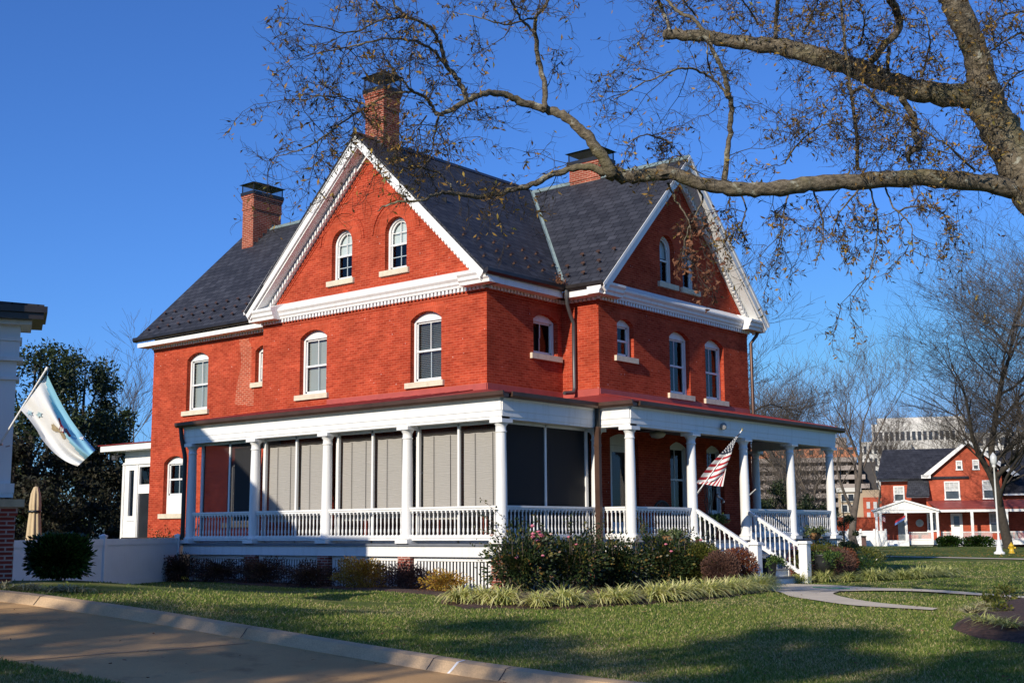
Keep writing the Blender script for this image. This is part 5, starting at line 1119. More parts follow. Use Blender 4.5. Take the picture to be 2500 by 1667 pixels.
# depths: the tree stands 18 m away at the right; limbs reach left and a little nearer
limb([(2620, 560), (2560, 500), (2500, 469), (2393, 446), (2259, 437), (2125, 440), (1991, 449), (1902, 460), (1812, 461), (1723, 451), (1634, 424), (1545, 433), (1489, 424)], 18.3, 17.4, [64, 54, 49, 45, 42, 40, 38, 38, 34, 32, 31, 30, 36], n=14, twigs=.35, droop=.9, leafy=1.)
limb([(1496, 426), (1453.6, 357), (1409, 308), (1364, 277), (1320, 263), (1275, 252), (1230, 230), (1186, 228), (1141, 245), (1096, 272), (1065, 279)], 17.4, 16.6, [29, 26, 24, 22, 20, 18, 16, 15, 13, 11, 10], n=12, twigs=.35)
limb([(1065, 279), (1043, 241), (1007, 223), (994, 210), (962, 174), (935, 138)], 16.6, 16.3, [9, 8, 7, 6, 5, 3], twigs=1.3)
limb([(1010, 224), (962, 228), (900, 259), (829, 304), (784, 339), (717, 370), (670, 385)], 16.6, 16.1, [7, 6, 5, 5, 4, 3, 2], twigs=2.0)
limb([(1141, 247), (1119, 196), (1087, 156), (1074, 103), (1043, 62), (994, 42), (962, 9), (940, -40)], 16.9, 16.4, [13, 12, 11, 9, 8, 7, 6, 5], twigs=1.1)
limb([(1087, 156), (1052, 120), (1007, 100), (940, 96), (851, 116), (790, 128), (740, 150)], 16.7, 16.2, [8, 7, 6, 5, 4, 3, 2], twigs=2.0)
limb([(994, 42), (930, 48), (860, 80), (800, 70), (740, 60)], 16.5, 16.0, [6, 5, 4, 3, 2], twigs=2.2)
limb([(900, 262), (850, 240), (790, 235), (730, 250)], 16.4, 15.9, [4, 3, 3, 2], twigs=2.4)
limb([(1330, 266), (1328.6, 201), (1315, 147), (1306, 80), (1310, 40), (1333, 13), (1345, -30)], 17.2, 17.0, [14, 13, 12, 11, 9, 8, 7], twigs=.9)
limb([(1306, 80), (1270, 45), (1248, 0), (1235, -40)], 17.1, 16.8, [7, 6, 6, 5], twigs=1.2)
limb([(1310, 42), (1230, 58), (1160, 40), (1100, 30)], 17.1, 16.6, [5, 4, 3, 2], twigs=1.8)
limb([(1480, 420), (1431, 408), (1364, 422), (1297, 451), (1230, 469), (1163, 480), (1110, 471), (1074, 471), (1026, 490), (962, 495), (920, 515)], 17.5, 16.3, [24, 17, 15, 14, 13, 12, 10, 8, 6, 5, 3], n=10, twigs=.8, droop=.4)
limb([(1110, 471), (1078, 428), (1029, 411), (976, 408), (940, 395)], 16.9, 16.4, [6, 5, 4, 3, 2], twigs=1.2)
limb([(1070, 284), (1061, 330), (1054, 375), (1040, 400)], 16.6, 16.4, [5, 4, 3, 2], twigs=1.4, droop=.6)
limb([(1040, 285), (1020, 320), (1015, 350)], 16.6, 16.4, [4, 3, 2], twigs=1.4, droop=.6)
limb([(1629, 85), (1723, 89), (1812, 105), (1902, 114), (1991, 138), (2080, 165), (2170, 201), (2259, 225), (2348, 234), (2400, 244)], 20.2, 18.7, [24, 30, 33, 42, 45, 49, 52, 54, 56, 62], n=14, twigs=1.3)
limb([(2310, -60), (2326, 0), (2357, 67), (2384, 134), (2397, 201), (2415, 268), (2451, 335), (2491, 415), (2560, 520), (2620, 640)], 18.9, 18.4, [60, 62, 60, 62, 70, 86, 90, 96, 112, 125], n=16, twigs=.5)
limb([(1768, 442), (1777, 357), (1786, 268), (1777, 223), (1763, 170), (1732, 107), (1696, 49), (1652, 27), (1629, 0), (1610, -40)], 17.9, 17.6, [15, 13, 13, 12, 11, 10, 9, 8, 7, 6], n=10, twigs=.8)
limb([(1777, 236), (1750, 201), (1701, 172), (1647, 172), (1589, 196), (1500, 243)], 17.8, 17.2, [8, 7, 6, 5, 4, 3], twigs=1.5, leafy=.5)
limb([(1745, 200), (1728, 150), (1727, 112)], 17.8, 17.6, [5, 4, 4], twigs=1)
limb([(2094, 415), (2089, 312), (2067, 147), (2053, 0), (2050, -40)], 18.4, 18.2, [10, 9, 8, 7, 7], twigs=1.1)
limb([(2125, 152), (2161, 107), (2192, 76), (2192, 36), (2174, 0), (2170, -40)], 18.6, 18.2, [17, 17, 18, 18, 19, 19], n=10, twigs=1.6, leafy=1.2)
limb([(2170, 120), (2168, 150), (2167, 180)], 18.6, 18.6, [9, 9, 8])
limb([(2200, 240), (2232, 290), (2232, 330), (2245, 357), (2219, 375), (2223, 397)], 18.4, 18.0, [16, 15, 14, 13, 13, 9], n=10, twigs=2.6, leafy=1.2)
limb([(1893, 92), (1897, 0), (1900, -40)], 19.6, 19.6, [11, 10, 9], twigs=1.6)
limb([(1638, 75), (1607, 0), (1595, -40)], 20.2, 20.0, [9, 8, 7], twigs=1.8)
limb([(2070, 200), (2080, 225), (2110, 215), (2150, 260), (2200, 280)], 18.6, 17.8, [10, 9, 7, 5, 3], twigs=2.8, leafy=1.2)
limb([(1915, 400), (1960, 340), (2030, 300), (2090, 330)], 18.4, 17.8, [5, 4, 3, 2], twigs=2.8, leafy=1.1)
limb([(2380, 420), (2330, 370), (2270, 330), (2210, 300)], 18.4, 17.8, [6, 5, 4, 3], twigs=2.4, leafy=1.1)
for px, dn, tw_ in (([(1924, 473), (1915, 513), (1911, 571), (1900, 620)], .8, 1.3), ([(2125, 460), (2143, 540), (2134, 620), (2120, 680)], .8, 1.5), ([(2161, 460), (2187, 513), (2223, 549), (2228, 625)], .8, 1.7), ([(2190, 515), (2260, 500), (2330, 540)], .5, 2.0), ([(1812, 470), (1820, 520), (1800, 560)], .8, 1.2), ([(2100, 460), (2050, 520), (2030, 570)], .7, 1.4), ([(1985, 465), (2010, 560), (1990, 650)], .8, 1.0), ([(1640, 350), (1580, 330), (1530, 350)], 0, 1.3)):
    limb(px, 18.0, 17.3, [5, 4, 3, 2], twigs=tw_, droop=dn, leafy=1.1, tlen=.7)
for px in ([(2500, 80), (2440, 110), (2380, 150)], [(2520, 160), (2470, 190), (2440, 230)], [(2520, 20), (2450, 40), (2420, 60)], [(1700, 40), (1660, -10)], [(1850, 60), (1820, 10), (1780, -20)], [(1960, 80), (1990, 20), (2000, -20)], [(2100, 110), (2110, 50), (2090, -10)], [(2250, 190), (2270, 110), (2260, 40)]):
    limb(px, 18.4, 17.8, [6, 4, 3], twigs=2.4, leafy=1.1)
mk = len(LEAFP); limb([(1630, 448), (1645, 480), (1680, 540), (1690, 600)], 17.7, 17.3, [6, 5, 3, 2], twigs=1.0, droop=.8, tlen=.6, leafy=2.2); limb([(1700, 455), (1715, 490), (1680, 560), (1665, 640)], 17.7, 17.3, [6, 5, 3, 2], twigs=1.0, droop=.8, tlen=.6, leafy=2.2)
LEAFD = LEAFP[mk:]; LEAFP = LEAFP[:mk]
mbk = MB(); q0, q1 = dep(1626, 85, 20.25), dep(1633, 85, 20.2); lb_.tube([q0, q1], [.088, .09], 12)
q = dep(1622, 412, 17.55); lb_.tube([q-Vector((0, 0, .1)), q+Vector((-.02, -.03, .05))], [.11, .085], 10)
tk = dep(2640, 640, 18.4); lb_.tube([tk+Vector((-.10, 0, .35)), tk, Vector((12.75, -1.75, 1.4)), Vector((12.7, -1.7, -.2)), Vector((12.7, -1.7, -.8)), Vector((12.7, -1.7, -1.6))], [.48, .52, .55, .60, .72, .95], 18)
obj('trunk', lb_, BARK, oak); obj('twigs', tw, BARKD, oak)
leaves('crown', np.array([list(p) for p in LEAFP]), .088, OAKL, oak, 78, .34, -.35)
leaves('dry_leaves', np.array([list(p) for p in LEAFD[::2] for _ in range(2)])+rng.normal(0, .03, (len(LEAFD[::2])*2, 3)), .08, OAKD, oak, 79, .5, -.3)
def bare_tree(name, label, base, h, spread, seed, levels=5, r0_=None, material=BARKG, group=None, trunk=.28, nb=(5, 5, 5, 4), up=.35, lean=(0, 0), tw_min=.012, clear=None):
    t = thing(name, label, 'tree', tuple(base), group); R_ = random.Random(seed); mb = MB(); tb = MB(); r0_ = r0_ or h*.016
    def grow(p, d, l, r, lev):
        n = 5 if lev < 2 else 4; pts = [p]; q = p.copy(); rs = [r]
        for i in range(n):
            d = (d+Vector((R_.gauss(0, .16), R_.gauss(0, .16), R_.gauss(.05*up, .12)))).normalized(); q = q+d*(l/n); pts.append(q.copy()); rs.append(max(tw_min*.5, r*(1-.62*(i+1)/n)))
        (mb if lev < 2 else tb).tube(pts, rs, (8, 6, 4, 3, 3, 3)[lev], caps=False)
        if lev >= levels-1: return
        k = nb[min(lev, len(nb)-1)]
        for j in range(k):
            tt_ = R_.uniform(trunk if lev == 0 else .2, 1.0) if j else 1.0; i = min(n-1, int(tt_*n)); f = tt_*n-i; pp = pts[i].lerp(pts[i+1], f) if i < n else pts[-1]
            a = R_.uniform(0, 6.28); sd_ = Vector((math.cos(a), math.sin(a), 0)); dd = (d*(.75 if j else 1.2)+sd_*R_.uniform(.5, 1.0)*spread+Vector((0, 0, up*R_.uniform(.2, 1)))).normalized()
            grow(pp, dd, l*R_.uniform(.48, .72), max(tw_min*.7, rs[i]*R_.uniform(.45, .65)), lev+1)
    grow(Vector(base)-Vector((0, 0, .3)), Vector((lean[0], lean[1], 1)).normalized(), h*.52, r0_, 0)
    obj('trunk', mb, material, t); obj('crown', tb, material, t); return t
def tb_(px, depth): p = dep(px, 1300, depth); return Vector((p.x, p.y, g1(p.x, p.y)))
bare_tree('bare_tree', 'bare grey tree rising behind the rear corner of the brick house at left', tb_(330, 66), 11.5, .8, 900, 5, None, BARKG, None, .35, (6, 6, 5, 4), .4)
bare_tree('bare_tree', 'bare branching tree just behind the right gable of the house', tb_(1838, 56), 14.5, .9, 917, 6, .2, BARKD, None, .3, (6, 5, 5, 4, 3), .3)
bare_tree('bare_tree', 'slim bare tree standing before the brick wall between porch and far house', tb_(2090, 84), 13.5, .75, 904, 6, .30, BARKG, None, .32, (6, 5, 5, 4, 3), .5)
bare_tree('bare_tree', 'bare tree behind the porch roof end, left of the slim one', tb_(2010, 95), 14.0, .7, 911, 6, .26, BARKG, None, .3, (6, 5, 5, 4, 3), .5)
bare_tree('bare_tree', 'bare young tree before the white office building', tb_(2235, 140), 13.0, .8, 913, 5, .2, BARKG, None, .3, (6, 6, 5, 4), .4)
bare_tree('bare_tree', 'huge dense twigged bare tree at the right edge beside the far porch', tb_(2462, 92), 25, 1.1, 920, 6, .40, BARKD, None, .22, (11, 8, 6, 5, 4), .25, tw_min=.013)
bare_tree('bare_tree', 'second wide bare tree beyond the right edge of view', tb_(2600, 78), 22, 1.05, 921, 6, .36, BARKG, None, .2, (10, 8, 6, 4, 4), .3, tw_min=.013)
for i, (px, d, h, lb) in enumerate(((1965, 118, 15, 'bare brown tree rising before the parking garage'), (2150, 125, 14, 'bare brown tree between the garage and the office building'), (2320, 150, 19, 'bare tree rising behind the ridge of the far house'), (2400, 135, 20, 'twiggy bare tree behind the gable of the far house'), (1925, 100, 13, 'bare brown tree behind the two rightmost porch columns'))):
    bare_tree('bare_tree', lb, tb_(px, d), h, .95, 960+i, 6, .2, BARKG, None, .2, (8, 7, 6, 4, 3), .35, tw_min=.015)
HOL = leafmat('evergreen_leaf', [(0, (.012, .025, .010)), (.6, (.035, .055, .02)), (1, (.085, .10, .04))], .5, .3, .15)
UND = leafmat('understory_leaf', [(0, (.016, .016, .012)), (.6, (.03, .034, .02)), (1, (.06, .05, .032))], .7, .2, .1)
def evergreen(name, label, base, h, r, seed, n=9000, L=.22, material=HOL, group=None, lo=.12, clumps=34):
    t = thing(name, label, 'tree', tuple(base), group); rg = np.random.default_rng(seed); C = []
    for k in range(clumps):
        z = rg.uniform(lo, .97); rr = r*math.sin(math.pi*min(1, (z-lo+.12)*.75+.18))**.8*rg.uniform(.45, 1.0); a = rg.uniform(0, 6.28); C.append((np.array(base)+np.array([math.cos(a)*rr, math.sin(a)*rr, z*h]), r*rg.uniform(.2, .36)))
    P = np.concatenate([blob(n//clumps, c, (q, q, q*.7), rg, .35, 1, 0, .3) for c, q in C]); leaves('crown', P, L, material, t, seed, .45, .1)
    mb = MB(); b = Vector(base); mb.tube([b-Vector((0, 0, .3)), b+Vector((.1, 0, h*.5)), b+Vector((0, .1, h*.9))], [h*.02, h*.012, h*.004], 8)
    for c, q in C[::2]: mb.tube([b+Vector((0, 0, max(.5, (c[2]-b.z)*.6))), Vector(c)], [h*.007, h*.002], 5, caps=False)
    obj('trunk', mb, BARKD, t); return t
evergreen('evergreen_tree', 'tall loose evergreen behind the hanging flag, nearest the left porch', tb_(60, 50), 9.0, 3.0, 600, 11000, .20, clumps=46)
evergreen('evergreen_tree', 'tall evergreen to the right of the hanging flag', tb_(185, 53), 8.9, 2.6, 601, 10000, .20, clumps=44)
evergreen('evergreen_tree', 'lower evergreen between the flag and the vestibule', tb_(262, 58), 7.2, 2.2, 602, 6500, .20, clumps=30)
evergreen('evergreen_tree', 'evergreen at the far left edge behind the neighbouring porch', tb_(-40, 48), 8.6, 2.6, 603, 6000, .20, clumps=30)
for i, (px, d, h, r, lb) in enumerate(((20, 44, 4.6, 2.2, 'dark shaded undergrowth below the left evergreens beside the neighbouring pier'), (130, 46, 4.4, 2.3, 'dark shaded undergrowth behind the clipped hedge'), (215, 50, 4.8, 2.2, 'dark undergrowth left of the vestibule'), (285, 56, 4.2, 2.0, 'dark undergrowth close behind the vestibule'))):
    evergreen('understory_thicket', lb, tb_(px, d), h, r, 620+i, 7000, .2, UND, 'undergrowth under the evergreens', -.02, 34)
for i, (px, d, h, r, lb) in enumerate(((1905, 62, 3.6, 1.5, 'dark green bush seen between the right porch columns'), (1985, 66, 3.2, 1.5, 'second dark green bush seen through the right porch'), (2058, 72, 3.6, .8, 'narrow upright evergreen just right of the last porch column'), (1860, 60, 2.6, 1.4, 'green bush low behind the porch, near the stair'))):
    evergreen('garden_evergreen', lb, tb_(px, d), h, r, 640+i, 3000, .14, HOL, 'evergreen bushes behind the porch', 0, 20)
for i, (px, d, h) in enumerate(((1885, 72, 8), (1950, 76, 7.5), (1995, 70, 6.5))):
    bare_tree('sapling_tree', ('tangled bare sapling seen between the two middle right columns', 'bare sapling seen through the last porch bay', 'short bare sapling left of the last porch column')[i], tb_(px, d), h, 1.0, 930+i, 5, .10, BARKG, 'bare saplings behind the porch', .15, (6, 6, 5, 4), .2)
# trees behind the viewpoint: their shade falls in long bands over drive and lawn
for i, (x, y, h, r, n, lb) in enumerate(((6.0, -38, 13.0, 2.8, 6500, 'broad leafy shade tree behind the viewpoint, farthest left'), (11.2, -37, 12.6, 3.0, 11000, 'broad leafy shade tree behind the viewpoint, left of middle'), (16.2, -38, 15.0, 3.0, 11000, 'broad leafy shade tree behind the viewpoint, right of middle'), (21.0, -37, 15.5, 3.0, 10000, 'broad leafy shade tree behind the viewpoint, farthest right'))):
    evergreen('shade_tree', lb, Vector((x, y, g1(x, y))), h, r, 940+i, n, .3, HOL, 'shade trees behind the viewpoint', .58, 30)

q = Vector((-2.6, 5.62, 7.02)); rng = np.random.default_rng(8)
tag(leaves('dry_leaf_wad', np.array(q)+rng.normal(0, 1, (260, 3))*np.array([.07, .07, .10]), .075, OAKD, None, 9, .5, .2), 'wad of dry brown leaves caught in the roof valley above the downspout', 'leaves')
# ------------------------------------------------------------------ far side: house across the green
FH = .245
D_ = 112.0; sc = F/D_; O = dep(2250, 1292, D_); _r = ray(2290, 1292); fah = Vector((_r.y, -_r.x, 0)).normalized(); rz = math.atan2(fah.y, fah.x)
BRF = brickmat('far_brick', (.47, .10, .055), (.40, .085, .045), (.44, .14, .09), bmp=0)
GLD = mat('far_window_glass', (.10, .12, .13), .1, .2, .6, spec=.8)
GLB = mat('far_window_blind', (.5, .52, .52), .5)
def FX_(X): return (2050+X/2.851-2250)/sc
def FZ_(Y): return (1292-850-Y/2.851)/sc
fhs = thing('far_house', 'red brick house with gabled front and white porch across the lawn at right', 'house', (O.x, O.y, FH), None, rz)
flo = lambda u, n, z: (u, -n, z)
def fbox(mb, X0, X1, n0, n1, Y0, Y1, mi=0): mb.box(FX_(X0), FX_(X1), n0, n1, FZ_(Y1), FZ_(Y0), mi, flo)
GY = 1400
mb = MB(); mb.extr([(FX_(612), FZ_(GY)), (FX_(1112), FZ_(GY)), (FX_(1112), FZ_(880)), (FX_(905), FZ_(650)), (FX_(612), FZ_(880))], 0, -8, flo); obj('wall', mb, BRF, fhs)
mb = MB(); fbox(mb, 310, 618, -9, -.8, 915, GY); obj('wall', mb, BRF, fhs)
mb = MB(); fbox(mb, 1112, 1700, -9, -1.2, 1030, GY); obj('wall', mb, BRF, fhs)
def frf(mb, pts): slab(mb, [flo(FX_(X), n, FZ_(Y)) for X, Y, n in pts], .15)
mb = MB(); frf(mb, [(285, 905, 0.2), (900, 905, .2), (900, 680, -4.5), (325, 680, -4.5)]); frf(mb, [(480, 1030, 1.0), (635, 1030, 1.0), (635, 895, -.2), (500, 895, -.2)]); obj('roof', mb, SLATE, fhs)
mb = MB(); frf(mb, [(585, 895, .45), (905, 642, .45), (905, 642, -8), (585, 895, -8)]); frf(mb, [(1235, 895, .45), (905, 642, .45), (905, 642, -8), (1235, 895, -8)]); obj('roof', mb, SLATE, fhs)
mb = MB(); frf(mb, [(1105, 1025, -.6), (1700, 1025, -.6), (1700, 700, -5), (1105, 700, -5)]); obj('roof', mb, SLATE, fhs)
mb = MB(); fbox(mb, 300, 495, -.8, -.5, 905, 922); fbox(mb, 485, 632, 0, .6, 1028, 1040); fbox(mb, 1115, 1700, -1.2, -.5, 1020, 1032)
for s, X in ((1, 587), (-1, 1226)): mb.extr([(FX_(X), FZ_(895)), (FX_(905), FZ_(645)), (FX_(905), FZ_(672)), (FX_(X+s*38), FZ_(905))], .2, .5, flo)
fbox(mb, 587, 650, 0, .5, 885, 908); obj('trim', mb, WHITE, fhs)
def fwin(X0, X1, Y0, Y1, n, lower=True):
    mb = MB(); t = 9
    fbox(mb, X0, X1, n, n+.10, Y0, Y0+t); fbox(mb, X0-3, X1+3, n, n+.12, Y1-t, Y1); fbox(mb, X0, X0+t, n, n+.10, Y0+t, Y1-t); fbox(mb, X1-t, X1, n, n+.10, Y0+t, Y1-t); m = (Y0+Y1)/2
    fbox(mb, X0+t, X1-t, n, n+.07, m-3, m+3)
    for k in (1, 2): x = X0+t+(X1-X0-2*t)*k/3; fbox(mb, x-1.3, x+1.3, n, n+.06, Y0+t, m-3)
    fbox(mb, X0+t, X1-t, n, n+.06, (Y0+m)/2-1, (Y0+m)/2+1.5); o = obj('window', mb, WHITE, fhs)
    g = MB(); fbox(g, X0+t, X1-t, n, n+.02, Y0+t, m-3); obj('pane', g, GLB, o); g = MB(); fbox(g, X0+t, X1-t, n, n+.02, m+3, Y1-t); obj('pane', g, GLD, o)
fwin(735, 837, 930, 1060, 0); fwin(983, 1085, 927, 1058, 0); fwin(394, 468, 955, 1066, -.8); fwin(820, 862, 788, 856, 0); fwin(928, 972, 784, 856, 0)
fwin(610, 668, 1148, 1275, 0); fwin(1015, 1085, 1150, 1285, 0)
mb = MB(); fbox(mb, 765, 842, 0, .08, 1150, 1330); o = obj('door', mb, WHITE, fhs); g = MB(); fbox(g, 785, 822, .08, .1, 1170, 1240); obj('pane', g, GLD, o)
mb = MB(); fbox(mb, 412, 470, -.8, -.7, 1190, 1330); o = obj('door', mb, mat('far_door_grey', (.3, .34, .36), .5), fhs)
mb = MB(); frf(mb, [(690, 1116, 2.6), (1700, 1116, 2.6), (1700, 1062, .0), (620, 1062, .0)]); obj('porch_roof', mb, mat('far_porch_roof', (.33, .07, .06), .5), fhs)
mb = MB(); fbox(mb, 690, 1700, 2.3, 2.55, 1118, 1144); fbox(mb, 262, 692, 3.2, 3.5, 1125, 1147)
mb.extr([(FX_(252), FZ_(1128)), (FX_(470), FZ_(1058)), (FX_(694), FZ_(1128))], 3.55, 0, flo); obj('porch_beam', mb, WHITE, fhs)
mb = MB(); frf(mb, [(250, 1127, 3.7), (470, 1056, 3.7), (470, 1056, 0), (250, 1127, 0)]); frf(mb, [(696, 1127, 3.7), (470, 1056, 3.7), (470, 1056, 0), (696, 1127, 0)]); obj('porch_roof', mb, WHITE, fhs)
for X in (283, 310, 475, 640, 678): mb = MB(); fbox(mb, X-8, X+8, 3.2, 3.5, 1147, 1345); obj('porch_column', mb, WHITE, fhs)
for X in (900, 1085, 1118, 1400): mb = MB(); fbox(mb, X-9, X+9, 2.25, 2.55, 1144, 1340); obj('porch_column', mb, WHITE, fhs)
mb = MB(); fbox(mb, 490, 1700, 2.2, 2.5, 1330, 1362); fbox(mb, 270, 1700, -.7, 2.4, 1332, 1345); obj('porch_floor', mb, WHITE, fhs)
for a, b_ in ((487, 640), (697, 895), (905, 1020), (1125, 1390)):
    mb = MB(); fbox(mb, a, b_, 2.3, 2.4, 1275, 1281); fbox(mb, a, b_, 2.3, 2.4, 1322, 1328); X = a
    while X < b_: fbox(mb, X, X+2.6, 2.33, 2.37, 1281, 1322); X += 6.3
    obj('railing', mb, WHITE, fhs)
for a, b_ in ((497, 640), (705, 895), (920, 1085)):
    mb = MB(); X = a; fbox(mb, a, b_, 2.25, 2.3, 1352, 1357)
    while X < b_: fbox(mb, X, X+3, 2.25, 2.3, 1357, 1400); X += 6
    obj('lattice_panel', mb, WHITE, fhs)
mb = MB()
for i in range(5): fbox(mb, 318, 478, 2.4+.45*i, 2.9+.45*i, 1338+15*i, 1420)
obj('porch_steps', mb, WHITE, fhs); 
for X in (312, 482): mb = MB(); mb.extr([(FX_(X)-.12, FZ_(1290)), (FX_(X)+.12, FZ_(1290)), (FX_(X)+.12, FZ_(1410)), (FX_(X)-.12, FZ_(1410))], 4.6, 4.85, flo); obj('newel_post', mb, WHITE, fhs)
mb = MB(); fbox(mb, 283, 298, 2.2, 2.6, 1345, 1400); fbox(mb, 640, 705, 2.1, 2.2, 1352, 1380); obj('pier', mb, BRPIER, fhs)
mb = MB(); mb.lathe(0, 0, [(.12, -.02), (.30, -.06), (.34, 0), (.30, .06), (.12, .02)], 18); mb.v = [(FX_(560)+x, -.1-z, FZ_(1215)+y) for x, y, z in mb.v]; obj('door_wreath', mb, mat('wreath_white', (.45, .5, .5), .8), fhs)
mb = MB(); fbox(mb, 325, 340, -2.6, -2.4, 840, 875); obj('roof_vent', mb, SILVER, fhs)
def fflag(lb, X0, X1, Y0, Y1, bands, n):
    p = dep(2050+X0/2.851, 850+Y0/2.851, D_-n); t = thing('porch_flag', lb, 'flag', p); V = []; a = (X0, Y0); k = len(bands)
    for i in range(k+1):
        for j in range(5): s, q = i/k, j/4; V.append(dep(2050+(X0+(X1-X0)*q+(0))/2.851, 850+(Y0+(Y1-Y0)*s*.55+abs(X1-X0)*q*.6)/2.851, D_-n+.1*math.sin(q*6)))
    finish('flag_cloth', V, [(i*5+j, i*5+j+1, (i+1)*5+j+1, (i+1)*5+j) for i in range(k) for j in range(4)], [REDC, WFLAG, NAVY, mat('far_flag_blue', (.10, .2, .5), .8)], t, None, [bands[i] for i in range(k) for j in range(4)])
    mb = MB(); mb.tube([dep(2050+X0/2.851, 850+(Y0-12)/2.851, D_-n), dep(2050+(X0+(10 if X1 < X0 else -4))/2.851, 850+(Y0+75)/2.851, D_-n+.3)], .03, 5); obj('flag_pole', mb, WHITE, t)
fflag('small striped flag hanging at the left of the far porch', 293, 318, 1155, 1235, [2, 2, 0, 1, 0, 1, 0, 1, 0], 3.8)
fflag('red and blue flag hanging inside the far entry porch', 455, 385, 1160, 1215, [0, 0, 3, 3], 3.6)
# ---- buildings behind
def block(name, label, depth, rows, cat='building', kind=None):
    p = dep(rows[0][1], 1292, depth); _r = ray((rows[0][1]+rows[0][2])/2, 1292); t = thing(name, label, cat, (p.x, p.y, FH), None, math.atan2(-_r.x, _r.y)); s = F/depth; u = lambda px: (px-rows[0][1])/s; z = lambda py: (1292-py)/s
    mbs = {}
    for r in rows:
        part, x0, x1, y0, y1, n0, n1, m = r; mb, _ = mbs.setdefault((part, m.name), (MB(), m)); mb.box(u(x0), u(x1), n0, n1, z(y1), z(y0), 0, flo)
    for (part, _), (mb, m) in mbs.items(): obj(part, mb, m, t)
    return t, u, z
OFFW = mat('office_white', (.60, .58, .54), .8, .04, .3); DGL = mat('office_glass', (.035, .045, .06), .15, .2, .5); GAR = mat('garage_concrete', (.33, .28, .25), .9, .08, .3); GARD = mat('garage_shade_dark', (.06, .055, .055), .9); ORB = mat('orange_brick', (.50, .20, .10), .9, .1, .5); TANB = mat('tan_brick', (.42, .33, .23), .9, .1, .4)
t, u, z = block('office_building', 'long white office building with dark window rows above the far house', 260, [('wall', 2108, 2230, 1078, 1320, -30, 0, OFFW), ('wall', 2138, 2360, 1030, 1300, -40, -6, OFFW), ('wall', 2152, 2360, 1012, 1040, -40, -9, OFFW), ('wall', 2340, 2600, 1060, 1300, -40, -3, OFFW)])
for i in range(16):
    x = 2142+i*13.2
    if x < 2345: mb = MB(); mb.box(u(x), u(x+8.6), -5.95, -6.2, z(1072), z(1050), 0, flo); obj('window', mb, DGL, t)
for r in range(5):
    for i in range(6): x = 2118+i*12; mb = MB(); mb.box(u(x), u(x+6.5), .05, -.2, z(1108+r*30), z(1088+r*30), 0, flo); obj('window', mb, DGL, t)
for r in range(2):
    for i in range(9): x = 2352+i*17; mb = MB(); mb.box(u(x), u(x+11), -2.95, -3.2, z(1092+r*32), z(1072+r*32), 0, flo); obj('window', mb, DGL, t)
rows = [('wall', 1820, 2135, 1128, 1290, -30, -3, GARD)]  # dark backing box in place of the shade inside the open decks
for i, y in enumerate((1118, 1138, 1160, 1182, 1204, 1226, 1250)):
    x1 = 2090+i*9; rows.append(('floor_slab', 1815, min(x1, 2140), y, y+11, -30, 0, GAR))
for x in range(1822, 2090, 22): rows.append(('pillar', x, x+5, 1120, 1290, -4, -1, GAR))
rows += [('upper_wall', 1825, 2092, 1092, 1116, -26, -2, ORB), ('upper_wall', 1900, 1990, 1078, 1094, -26, -4, GAR), ('upper_wall', 2040, 2070, 1066, 1094, -26, -4, GAR)]
for x in range(1835, 2080, 24): rows.append(('opening', x, x+9, 1098, 1108, -2.1, -1.9, GARD))
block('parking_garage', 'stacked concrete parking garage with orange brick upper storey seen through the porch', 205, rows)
t, u, z = block('tan_building', 'tan and white flats with tall windows left of the far house', 170, [('wall', 2050, 2175, 1196, 1310, -20, 0, TANB), ('wall', 2046, 2105, 1190, 1200, -20, .4, OFFW), ('wall', 2108, 2160, 1214, 1310, -10, 1.0, BRF)])
for x, y, w_, h_ in ((2058, 1206, 12, 16), (2074, 1206, 12, 16), (2058, 1232, 12, 16), (2074, 1232, 12, 16), (2058, 1260, 12, 16), (2074, 1260, 12, 16)):
    mb = MB(); mb.box(u(x-2), u(x+w_+2), 0, .2, z(y+h_+2), z(y-2), 0, flo); o = obj('window', mb, OFFW, t); mb = MB(); mb.box(u(x), u(x+w_), .2, .25, z(y+h_), z(y), 0, flo); obj('pane', mb, DGL, o)
for x, y in ((2116, 1225), (2116, 1250), (2132, 1225), (2132, 1250), (2132, 1275)):
    mb = MB(); mb.box(u(x), u(x+8), 1, 1.1, z(y+16), z(y), 0, flo); obj('window', mb, GLB, t)
block('boundary_wall', 'low red brick garden wall between the porch and the far house', 122, [('wall', 2035, 2158, 1264, 1300, -1, 0, BRF), ('coping', 2035, 2158, 1261, 1264, -1.1, .1, BRF)], 'wall')
rows = [('panel', 2040, 2160, 1294, 1336, -.3, 0, WHITE)]+[('post', x, x+5, 1290, 1338, -.4, .1, WHITE) for x in (2040, 2068, 2096, 2128, 2154)]
block('white_fence', 'white board fence in front of the red garden wall', 108, rows, 'fence')
block('trash_bin', 'dark wheeled bin standing at the far white fence', 106, [('body', 2102, 2113, 1308, 1332, -.5, .2, mat('bin_brown', (.10, .04, .035), .6)), ('lid', 2101, 2114, 1306, 1309, -.6, .3, BLACK)], 'bin')
